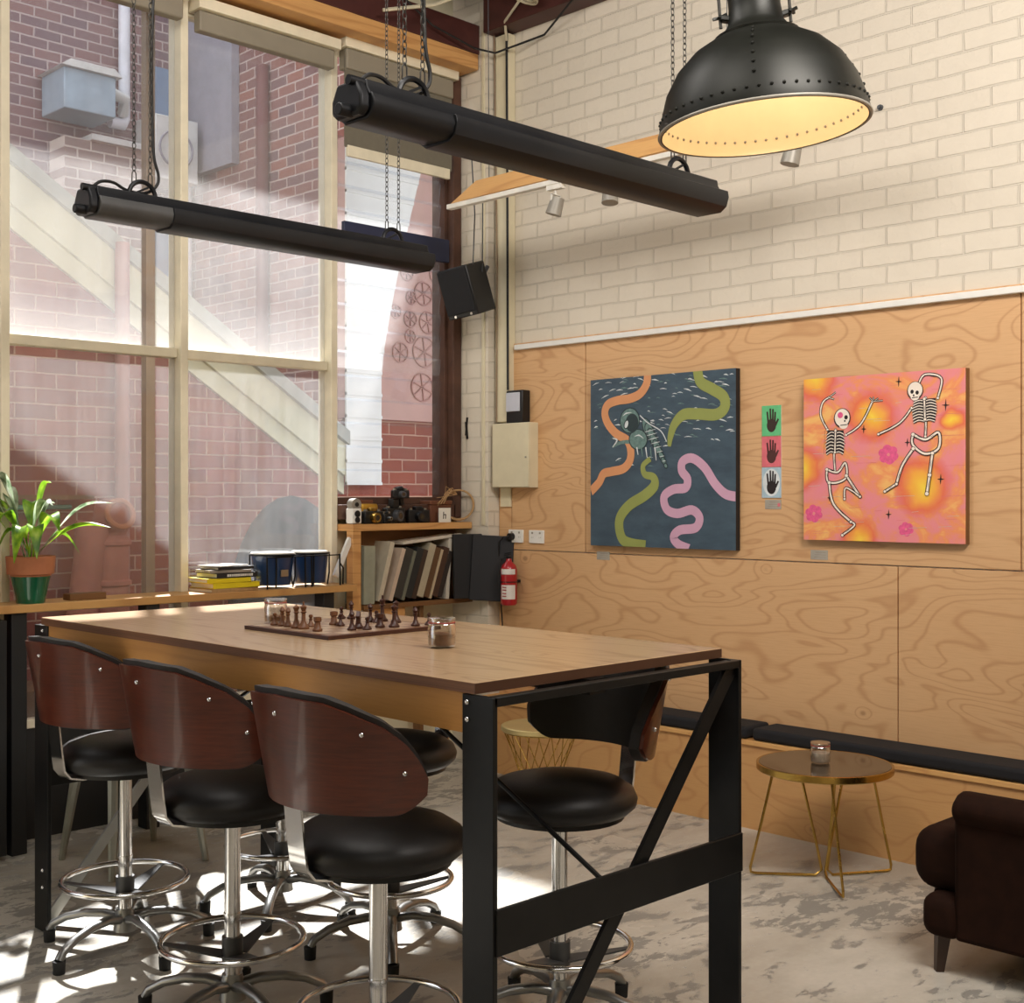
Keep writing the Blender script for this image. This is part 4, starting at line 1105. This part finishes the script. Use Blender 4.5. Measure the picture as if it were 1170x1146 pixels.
# ================================================================== BOOKS
def book(x, y, z, w_, d_, h_, rz, cover, label, pages='paper'):
    t = thing('book', label, 'book', (x, y, z), R(rz), group='books stacked on the window bench')
    MB().box((-w_/2, -d_/2, 0), (w_/2, d_/2, .003)).box((-w_/2, -d_/2, h_-.003), (w_/2, d_/2, h_)).box((-w_/2, -d_/2, 0), (w_/2, -d_/2+.003, h_)).build('cover', cover, t, bevel=.0008)
    MB().box((-w_/2+.004, -d_/2+.003, .003), (w_/2-.004, d_/2-.005, h_-.003)).build('pages', pages, t)
    return t
bx, by, bz = 3.455, 5.505, 1.079
for (w_, d_, h_, rz, cv, dx, lab) in ((.275, .20, .018, 4, 'straw', .0, 'thin tan book at the bottom of the stack beside the drums'), (.27, .20, .026, 2, 'yellow', .01, 'bright yellow book, lower of the two yellow ones'),
      (.24, .19, .022, -3, 'yellow', -.02, 'bright yellow book, upper of the two yellow ones'), (.24, .18, .024, 3, 'book_black', .02, 'black book with white spine lettering in the stack'),
      (.22, .17, .014, -6, 'book_grey', .0, 'grey paperback below the topmost black book'), (.21, .16, .016, 3, 'book_black', .02, 'slim black book near the top of the stack')):
    t = book(bx+dx, by, bz, w_, d_, h_, rz, cv, lab); bz += h_+.0006
    if 'lettering' in lab:
        m = MB(); rr = random.Random(2); x = -.06
        while x < .09:
            ww = rr.uniform(.004, .010); m.box((x, -d_/2-.0008, .006), (x+ww, -d_/2, .018)); x += ww+.003
        m.build('spine_lettering', 'paper', t)
o = MB().box((-.10, -.075, 0), (.10, .075, .005)).build('paper_sheets', 'paper', loc=(3.455, 5.505, bz), rot=(R(0), R(0), R(14)))
tag(o, 'white papers lying on top of the book stack', 'paper')

# ================================================================== BONGO DRUMS
def drum(x, y, r_, h_, lab, badge):
    t = thing('bongo_drum', lab, 'drum', (x, y, 1.096), group='blue bongo drums')
    MB().lathe([(r_*.80, 0), (r_*.93, h_*.7), (r_*.96, h_*.93), (r_*.90, h_*.93), (r_*.75, .004), (r_*.80, 0)], seg=36).build('shell', 'drum_blue', t)
    MB().lathe([(0, h_), (r_*.97, h_), (r_*.99, h_*.97), (r_*.97, h_*.92), (r_*.94, h_*.92)], seg=36).build('drum_head', 'drum_skin', t)
    MB().torus((0, 0, h_*.93), r_*1.01, .005, 36, 6).build('hoop', 'black_steel', t)
    m = MB()
    for k in range(4):
        a = R(45+90*k+20); c, s_ = math.cos(a), math.sin(a); m.tube([(c*r_*1.03, s_*r_*1.03, h_*.93), (c*r_*1.03, s_*r_*1.03, h_*.3), (c*r_*.93, s_*r_*.93, -.012)], .004, 6)
    m.build('tension_rods', 'black_steel', t)
    if badge: MB().box((-.022, -r_*.96, h_*.28), (.022, -r_*.88, h_*.48)).build('badge', 'brushed', t)
drum(3.735, 5.49, .112, .165, 'larger blue bongo drum with a small badge, beside the books', 1)
drum(3.975, 5.50, .098, .165, 'smaller blue bongo drum at the right end of the window bench', 0)
m = MB()
for x in (3.63, 3.86, 3.90, 4.08):
    m.tube([(x, 5.385, 1.245), (x, 5.38, 1.082)], .0045, 6)
m.tube([(3.63, 5.385, 1.24), (4.08, 5.385, 1.24)], .0035, 6)
m.tube([(4.08, 5.385, 1.20), (4.115, 5.40, 1.17), (4.12, 5.41, 1.084)], .0045, 6)
tag(m.build('drum_stand', 'black_steel'), 'black wire stand holding the two blue drums', 'stand')

# ================================================================== CORNER SHELF
t = thing('corner_shelf', 'rough timber shelf unit under the louvre window in the corner', 'shelf', (4.60, 5.55, 0))
MB().box((-.375, -.09, 1.358), (.495, .075, 1.395)).build('top_board', 'timber', t, bevel=.002)
MB().box((-.30, -.09, .930), (.72-.22, .075, .957)).build('lower_board', 'light_timber_dark', t, bevel=.002)
MB().box((-.372, -.085, 0), (-.315, -.03, 1.358)).build('post', 'timber', t, bevel=.003)
MB().box((.12, -.06, 0), (.15, .0, .93)).build('post', 'light_timber_dark', t, bevel=.003)
MB().bar((-.47, -.06, 1.12), (-.37, -.06, 1.32), .03, .02, up=(0, 1, 0)).build('brace', 'white_paint', t)
MB().box((-.30, .05, .957), (.495, .065, 1.358)).build('back_panel', 'light_timber_dark', t)
MB().box((-.26, -.075, .87), (.0, -.03, .93)).build('rail', 'timber', t)
# sleeves and canvases
lean = R(19)
def slab(x, mat, w_, h_, label, a=lean, name='record_sleeve', y=5.545, cat='record', d=.165, z=.958):
    # lower right corner of the spine stands at (x, z)
    o = MB().box((-w_, -d/2, 0), (0, d/2, h_)).build(name, mat, bevel=.001)
    o.location = (x, y, z+math.sin(a)*w_+.001); o.rotation_euler = (0, a, 0)
    return tag(o, label, cat, 'sleeves and canvases leaning on the shelf')
slab(4.375, 'sleeve0', .075, .315, 'wide grey-green folder standing upright at the left end of the shelf', a=R(1), name='folder', cat='folder')
slab(4.425, 'sleeve1', .030, .335, 'cream canvas leaning furthest left on the shelf', a=R(16), name='canvas_board', cat='canvas')
xs = 4.470
for mt, w_, h_, lab in (('sleeve2', .022, .30, 'pinkish cream sleeve, second of the leaning row from the left'), ('sleeve3', .045, .285, 'thick dark grey album leaning near the left of the shelf'),
      ('sleeve4', .018, .285, 'thin grey-green sleeve between the dark albums'), ('sleeve5', .038, .29, 'blackish album right of the thin grey-green sleeve'), ('sleeve6', .026, .285, 'dark brown sleeve left of the thick cream canvas'),
      ('sleeve7', .040, .31, 'thick cream canvas in the middle of the leaning row'), ('sleeve8', .032, .29, 'mid brown board right of the thick cream canvas'), ('sleeve9', .014, .29, 'thin pale sleeve between two brown boards'),
      ('sleeve10', .034, .29, 'reddish brown board near the right of the leaning row'), ('sleeve11', .026, .27, 'dark board next to the upright white frame')):
    w_ *= 1.22; xs += w_/math.cos(lean)+.0012
    if w_ == .026 and mt == 'sleeve11': pass
    slab(xs, mt, w_, h_, lab, name='canvas_board' if 'canvas' in lab or 'board' in lab else 'record_sleeve', cat='canvas' if 'canvas' in lab or 'board' in lab else 'record')
o = MB().box((-.012, -.09, 0), (.012, .09, .345)).build('picture_frame', 'sleeve12', loc=(xs+.045, 5.555, .958), rot=(0, R(4), 0), bevel=.001)
tag(o, 'white frame standing at the right end of the leaning row', 'frame')
o = MB().box((-.22, -.08, 0), (.22, .08, .016)).build('canvas_board', 'sleeve12', loc=(4.80, 5.545, 1.296), rot=(0, R(-5), 0), bevel=.001)
tag(o, 'white canvas lying flat across the tops of the leaning row', 'canvas')
# black portfolio cases in front of the pier
for (x, y, a, lab) in ((5.06, 5.36, -16, 'black portfolio case next to the white frame'), (5.145, 5.235, -12, 'black portfolio case against the corner pier, the right one')):
    pass
o = MB().box((-.09, -.012, 0), (.09, .012, .37)).build('portfolio_case', 'sleeve13', loc=(5.01, 5.40, .958), rot=(R(-3), 0, R(-20)), bevel=.004)
tag(o, 'black portfolio case standing beside the white frame', 'case')
o = MB().box((-.12, -.012, 0), (.12, .012, .375)).build('portfolio_case', 'sleeve14', loc=(5.085, 5.30, .945), rot=(R(-4), R(3), R(-50)), bevel=.004)
tag(o, 'larger black portfolio case leaning across the corner pier', 'case')
# things on the top board (1.395)
TB = 1.396
t = thing('vintage_camera', 'small white twin-lens camera at the left end of the shelf top', 'camera', (4.262, 5.50, TB), group='old cameras on the shelf top')
MB().box((-.032, -.03, 0), (.032, .03, .085)).build('body', 'white_paint', t, bevel=.008)
MB().cyl((0, -.025, .105), (0, .02, .105), .032, seg=20).build('flash_dish', 'lamp_grey', t)
m = MB(); m.cyl((0, -.036, .055), (0, -.028, .055), .018, seg=16); m.cyl((0, -.036, .022), (0, -.028, .022), .016, seg=16); m.cyl((0, -.03, .105), (0, -.024, .105), .012, seg=12); m.build('lenses', 'black_plastic', t)
o = MB().box((-.07, -.025, 0), (.07, .025, .13)).build('wooden_box', 'leatherbrown', loc=(4.385, 5.60, TB), bevel=.004); tag(o, 'brown wooden box behind the brass camera', 'box')
o = MB().box((-.055, -.02, 0), (.055, .02, .03)).build('gold_tin', 'gold_leaf', loc=(4.35, 5.56, TB+.085), bevel=.006)
o.location = (4.40, 5.552, TB+.0); o.scale = (1, 1, 3.6); tag(o, 'golden yellow tin between the brass camera and the brown box', 'tin')
def camera(x, y, z, w_, h_, lab, body='black_plastic', face='brass', rz=0, lens=.03, prismh=.02, rot=None):
    t = thing('old_camera', lab, 'camera', (x, y, z), R(rz), group='old cameras on the shelf top', rot=rot)
    MB().box((-w_/2, -.02, 0), (w_/2, .02, h_)).build('body', body, t, bevel=.006)
    MB().cyl((0, -.05, h_*.48), (0, -.018, h_*.48), lens*.85, lens, 20).build('lens', face, t)
    MB().cyl((0, -.0515, h_*.48), (0, -.0495, h_*.48), lens*.5, seg=16).build('lens_glass', 'table_glass', t)
    MB().box((-w_*.18, -.018, h_-.001), (w_*.18, .018, h_+prismh)).build('viewfinder', body if face != 'brass' else 'brass', t, bevel=.005)
    MB().cyl((w_*.33, 0, h_), (w_*.33, 0, h_+.010), .011, seg=12).cyl((-w_*.33, 0, h_), (-w_*.33, 0, h_+.010), .011, seg=12).build('dials', 'brushed', t)
    return t
camera(4.378, 5.49, TB, .13, .068, 'brass-fronted black camera beside the white twin-lens one')
camera(4.56, 5.525, TB, .16, .085, 'big black camera with a flash, tallest on the shelf top', face='grey_plastic', rz=12, lens=.036, prismh=.05)
camera(4.585, 5.50-.0, TB+.137+.001, .10, .045, 'black camera piled on the big one, tipped back', face='grey_plastic', rot=(R(0), R(0), R(-15)), lens=.02, prismh=.015)
camera(4.73, 5.52, TB, .14, .072, 'black camera right of the piled ones, beside the note card', face='black_plastic', rz=-10, lens=.03)
camera(4.478, 5.495, TB, .055, .055, 'tiny dark camera with a silver top between brass and black cameras', face='brushed', lens=.012, prismh=.01)
t = thing('flash_gun', 'black flash gun sticking up from the camera pile', 'flash', (4.632, 5.545, TB+.10), rot=(0, R(-14), 0), group='old cameras on the shelf top')
MB().box((-.014, -.014, 0), (.014, .014, .07)).build('stem', 'black_plastic', t, bevel=.003)
MB().box((-.02, -.022, .07), (.02, .018, .105)).build('head', 'black_plastic', t, bevel=.004)
t = thing('note_card', 'cream card with a black squiggle standing on the shelf top', 'card', (4.895, 5.475, TB))
MB().box((-.045, -.002, 0), (.045, .002, .082)).build('card', 'paper', t)
MB().bar((-.012, -.003, .02), (-.010, -.003, .06), .005, .0015, up=(0, 1, 0)).bar((.004, -.003, .02), (.006, -.003, .045), .005, .0015, up=(0, 1, 0)).bar((-.010, -.003, .043), (.006, -.003, .045), .005, .0015, up=(0, 1, 0)).build('ink_mark', 'art_ink', t)
t = thing('leather_box', 'brown leather box behind the note card', 'box', (4.92, 5.57, TB))
MB().box((-.085, -.04, 0), (.075, .045, .10)).build('body', 'leatherbrown', t, bevel=.005)
MB().box((-.09, -.045, .10), (.08, .05, .125)).build('lid', 'leatherbrown', t, bevel=.005)
t = thing('straw_wreath', 'straw ring with loose string leaning in the corner on the shelf', 'wreath', (5.035, 5.51, TB), 0)
m = MB(); m.torus((0, 0, .098), .088, .006, 36, 8, rot=(R(80), R(0), R(-52))); m.torus((.0, 0, .100), .084, .004, 36, 6, rot=(R(84), R(6), R(-46)))
m.build('ring', 'straw', t)
m = MB(); rr = random.Random(4)
for k in range(10):
    a = rr.uniform(0, 2*PI); m.tube([(-.03, -.02, .16), (-.10+rr.uniform(-.03, .03), -.03, .18+rr.uniform(-.03, .03)), (-.15+rr.uniform(-.04, .03), -.02, .12+rr.uniform(-.03, .05))], .0016, 5)
m.build('string', 'straw', t)

# ================================================================== OUTDOORS
struct(MB().box((-6, YW+.1, -.12), (12, 14, -.02)), 'ground', 'outdoor_ground', smooth=False)
# lean-to with a raking cream board
rz0, sl = 3.456+.626*2.934, -.642
def zt(x): return 3.456+(x-2.934)*(2.022-3.456)/(5.169-2.934)
t = thing('lean_to', 'red brick lean-to outside with a sloping roof edge', 'building', (3.5, 6.9, 0))
def PX(x): return x-3.5
MB().prism([(PX(-1), 0), (PX(7.5), 0), (PX(7.5), 2.07), (PX(5.25), 2.07), (PX(5.2), zt(5.2)-.05), (PX(-1), zt(-1)-.05)], 'y', 0, .22).build('brick_wall', 'red_brick_XZ', t, smooth=False)
def rake(z0, z1, y0, y1, nm, mt):
    MB().prism([(PX(-1), zt(-1)+z0), (PX(5.24), zt(5.24)+z0), (PX(5.24), zt(5.24)+z1), (PX(-1), zt(-1)+z1)], 'y', y0, y1).build(nm, mt, t, smooth=False)
rake(-.30, -.09, -.06, -.0, 'barge_board', 'rake_cream'); rake(-.09, -.0, -.10, .30, 'roof_edge', 'rake_grey'); rake(-.42, -.30, -.03, 0, 'lower_board', 'rake_cream')
# white weatherboards and pink render right of the lean-to
t = thing('weatherboard_wall', 'white weatherboard and pink rendered wall outside the louvre window', 'building', (5.25, 6.88, 0))
m = MB(); z = 1.62
while z < 3.9:
    def xcurve(zz): return .28+.32*(max(0, zz-2.4)/1.3)**1.2
    m.prism([(-.02, z), (xcurve(z), z), (xcurve(z+.15), z+.15), (-.02, z+.15)], 'y', -.05, -.035); m.box((-.02, -.06, z), (xcurve(z), -.035, z+.02)); z += .15
m.build('weatherboards', 'white_paint', t, smooth=False)
MB().box((.0, -.03, 2.07), (2.6, .12, 3.95)).build('render', 'pink_render', t, smooth=False)
m = MB()
for x, z, r_ in ((.67, 2.97, .080), (.71, 2.77, .075), (.55, 2.78, .055), (.68, 2.56, .105), (.46, 2.54, .068), (.66, 2.31, .098), (.42, 2.82, .045), (.52, 3.10, .055), (.80, 3.12, .07), (.56, 2.93, .045), (.86, 2.62, .07), (.55, 2.66, .045)):
    m.torus((x, -.036, z), r_, .006, 28, 5, rot=(PI/2, 0, 0))
    for k in range(3):
        a = k*PI/3+x; m.bar((x-math.cos(a)*r_, -.036, z-math.sin(a)*r_), (x+math.cos(a)*r_, -.036, z+math.sin(a)*r_), .008, .008)
tag(m.build('wheel_decorations', 'sleeve11' if False else 'pink_pipe', loc=(5.25, 6.88, 0)), 'thin spoked wheel shapes fixed on the pink rendered wall outside', 'wall decoration')
# pipes and post
o = MB().cyl((0, 0, 0), (0, 0, 3.0), .042, seg=16).build('drain_pipe', 'pink_pipe', loc=(3.60, 6.80, 0)); tag(o, 'pinkish drain pipe on the lean-to brick wall outside', 'pipe')
o = MB().box((-.025, -.025, 0), (.025, .025, 4.4)).build('outdoor_post', 'post_brown', loc=(3.31, 5.98, 0)); tag(o, 'slim upright post just outside the left window bay', 'post')
t = thing('chimney_pot', 'leaning plain terracotta chimney pot outside beside the hooded one', 'chimney pot', (3.20, 6.56, .55), rot=(0, R(7), 0), group='terracotta chimney pots outside')
MB().lathe([(.085, 0), (.085, .72), (.092, .73), (.092, .86), (.07, .86), (.07, .1), (.085, 0)], seg=24).build('body', 'terracotta_pipe', t)
t = thing('chimney_pot', 'hooded terracotta chimney pot standing outside the left window', 'chimney pot', (3.40, 6.56, .55), group='terracotta chimney pots outside')
MB().lathe([(.10, 0), (.10, .50), (.115, .51), (.115, .53), (.10, .54), (.10, .72), (.115, .73), (.115, .75), (.085, .78), (.085, .62+.26), (.0, .9)], seg=28).build('body', 'terracotta_pipe', t)
m = MB().tube([(0, .02, .80), (0, -.03, .90), (0, -.10, .90)], [.095, .105, .085], 20); m.build('hood', 'terracotta_pipe', t)
m = MB().torus((0, -.115, .90), .075, .016, 24, 8, rot=(PI/2-.3, 0, 0)); m.build('hood_rim', 'terracotta', t)
o = MB().box((2.2, 6.35, 0), (3.9, 6.75, .55)).build('outdoor_bench', 'light_timber_dark'); tag(o, 'low timber bench outside carrying the chimney pots', 'bench')
o = MB().box((-.75, -.02, -.012), (.36, .08, .012)).build('outdoor_ledge', 'light_timber_dark', loc=(3.05, 6.78, 1.54)); tag(o, 'narrow ledge on the brick wall outside above the pots', 'ledge')
o = MB().cyl((-.70, 0, 0), (.25, 0, 0), .014, seg=10).build('green_pipe', 'green_pipe', loc=(3.05, 6.82, 1.485)); tag(o, 'thin green pipe running along the brick wall below the ledge', 'pipe')
m = MB(); vs = []
m.sphere((0, 0, 0), 1.0, 28, 14, sz=(.42, .25, .75))
o = m.build('covered_grill', 'tarp', loc=(4.50, 6.42, .80)); tag(o, 'rounded dark grey covered shape outside the middle window bay', 'cover')
# far buildings
t = thing('far_building', 'tall brick building across the lane with service boxes', 'building', (5, 10.5, 0))
MB().box((-4, 0, 0), (1.2, .2, 6.35)).build('rear_wall', 'far_brick_XZ', t, smooth=False)
MB().box((-.12, -.30, 0), (.62, -.02, 4.55)).build('chimney_stack', 'pale_brick_XZ', t, smooth=False)
MB().box((1.22, -3.9, 0), (1.42, .2, 6.35)).build('side_wall', 'red_brick_YZ', t, smooth=False)
MB().box((1.14, -.85, 4.45), (1.215, -.02, 5.9)).build('grey_cladding', 'grey_clad', t, smooth=False)
MB().box((.83, -.03, 4.95), (1.0, -.005, 5.42)).build('window', 'window_blue', t)
MB().box((.85, -.03, 3.35), (1.15, -.005, 4.0)).build('window', 'window_blue', t)
MB().cyl((.53, -.09, 4.86), (.53, -.09, 6.3), .05, seg=14).tube([(.53, -.09, 4.86), (.50, -.12, 4.80), (.38, -.12, 4.80)], .05, 12).build('white_pipe', 'white_pipe', t)
MB().cyl((1.13, -.10, 2.6), (1.13, -.10, 4.6), .06, seg=14).build('white_downpipe', 'white_pipe', t)
MB().cyl((1.17, -1.28, 2.0), (1.17, -1.28, 5.2), .055, seg=12).build('maroon_downpipe', 'maroon_pipe', t)
t = thing('evaporative_cooler', 'pale blue-grey cooler box hung on the far brick building', 'air conditioner', (5.05, 10.28, 4.74))
MB().box((-.24, -.22, 0), (.22, .2, .34)).build('cabinet', 'ac_blue', t, bevel=.01)
MB().prism([(-.28, .34), (.26, .34), (.19, .40), (-.20, .40)], 'y', -.26, .2).build('lid', 'ac_white', t)
MB().tube([(.22, 0, .30), (.42, .0, .25), (.45, .1, .15)], .05, 10).build('duct', 'ac_white', t)
t = thing('outdoor_condenser', 'white air conditioner unit beside the far brick building', 'air conditioner', (5.88, 10.25, 4.32))
MB().box((-.22, -.15, 0), (.20, .2, .56)).build('case', 'ac_white', t, bevel=.01)
MB().torus((-.02, -.155, .28), .16, .01, 28, 6, rot=(PI/2, 0, 0)).cyl((-.02, -.16, .28), (-.02, -.15, .28), .04, seg=14).build('fan_guard', 'grey_clad', t)
o = MB().prism([(-.42, .0), (.10, .0), (.10, .05), (-.42, .05)], 'y', -.35, .0).build('coping_slab', 'ac_white', loc=(5.52, 10.5, 4.55)); tag(o, 'pale coping slab on the stub of brick wall by the cooler', 'slab')
# unseen slab added above the windows to keep sun off the inner room
struct(MB().box((-5, YW+.1, 4.62), (7.5, 6.76, 4.74)), 'trim_17', 'rake_grey', smooth=False)

# ================================================================== CAMERA, LIGHT
cam = bpy.data.cameras.new('camera'); co = bpy.data.objects.new('camera', cam); COL.objects.link(co)
co.location = (0, 0, 1.55); co.rotation_euler = (PI/2, 0, -math.atan2(.7047, .7095))
cam.sensor_width = 36; cam.sensor_fit = 'HORIZONTAL'; cam.lens = 1465/1170*36; cam.shift_y = -7/1170
cam.clip_start = .05; sc.camera = co

def light(kind, name, loc, energy, color=(1, 1, 1), size=None, rot=None, target=None, sizey=None):
    l = bpy.data.lights.new(name, kind); l.energy = energy; l.color = color
    if kind == 'AREA':
        l.size = size
        if sizey: l.shape = 'RECTANGLE'; l.size_y = sizey
    o = bpy.data.objects.new(name, l); COL.objects.link(o); o.location = loc
    if target is not None:
        o.rotation_euler = (Vector(target)-Vector(loc)).to_track_quat('-Z', 'Y').to_euler()
    elif rot: o.rotation_euler = rot
    return o
d = Vector((-.48, -.877, -1.19))
s = light('SUN', 'sun', (0, 0, 8), 22, (1, .955, .89)); s.data.angle = R(1.2); s.rotation_euler = d.to_track_quat('-Z', 'Y').to_euler()
light('AREA', 'fill_light_a', (2.8, .4, 4.4), 235, (1, .93, .86), 1.6, target=(5.2, 2.6, 2.0))  # added fill without a fixture, aimed at the right wall
light('AREA', 'fill_light_b', (1.2, 2.4, 4.45), 40, (1, .94, .86), 1.2, rot=(0, 0, 0))  # added overhead fill, stands for no particular fitting
light('AREA', 'fill_light_c', (-1.0, -1.4, 4.4), 50, (1, .94, .86), 2.0, rot=(0, 0, 0))  # soft fill added behind the camera, no fitting there
light('AREA', 'fill_light_d', (2.3, 3.7, 4.4), 52, (1, .95, .90), 1.2, target=(5.2, 4.3, 2.7))  # extra lamp added to brighten the dim wall near the corner
pt = light('POINT', 'pendant_bulb', (3.199, 2.164, 2.80), 3.0, (1, .86, .70)); pt.data.shadow_soft_size = .04

w = bpy.data.worlds.new('world'); sc.world = w; w.use_nodes = True
bg = w.node_tree.nodes['Background']; bg.inputs[0].default_value = (.93, .96, 1, 1); bg.inputs[1].default_value = 1.9
sc.view_settings.view_transform = 'Standard'; sc.view_settings.look = 'None'; sc.view_settings.gamma = 1; sc.view_settings.use_curve_mapping = False
sc.view_settings.exposure = 0.0
sc.cycles.max_bounces = 10; sc.cycles.transparent_max_bounces = 24; sc.cycles.caustics_reflective = False; sc.cycles.caustics_refractive = False
sc.cycles.sample_clamp_indirect = 6
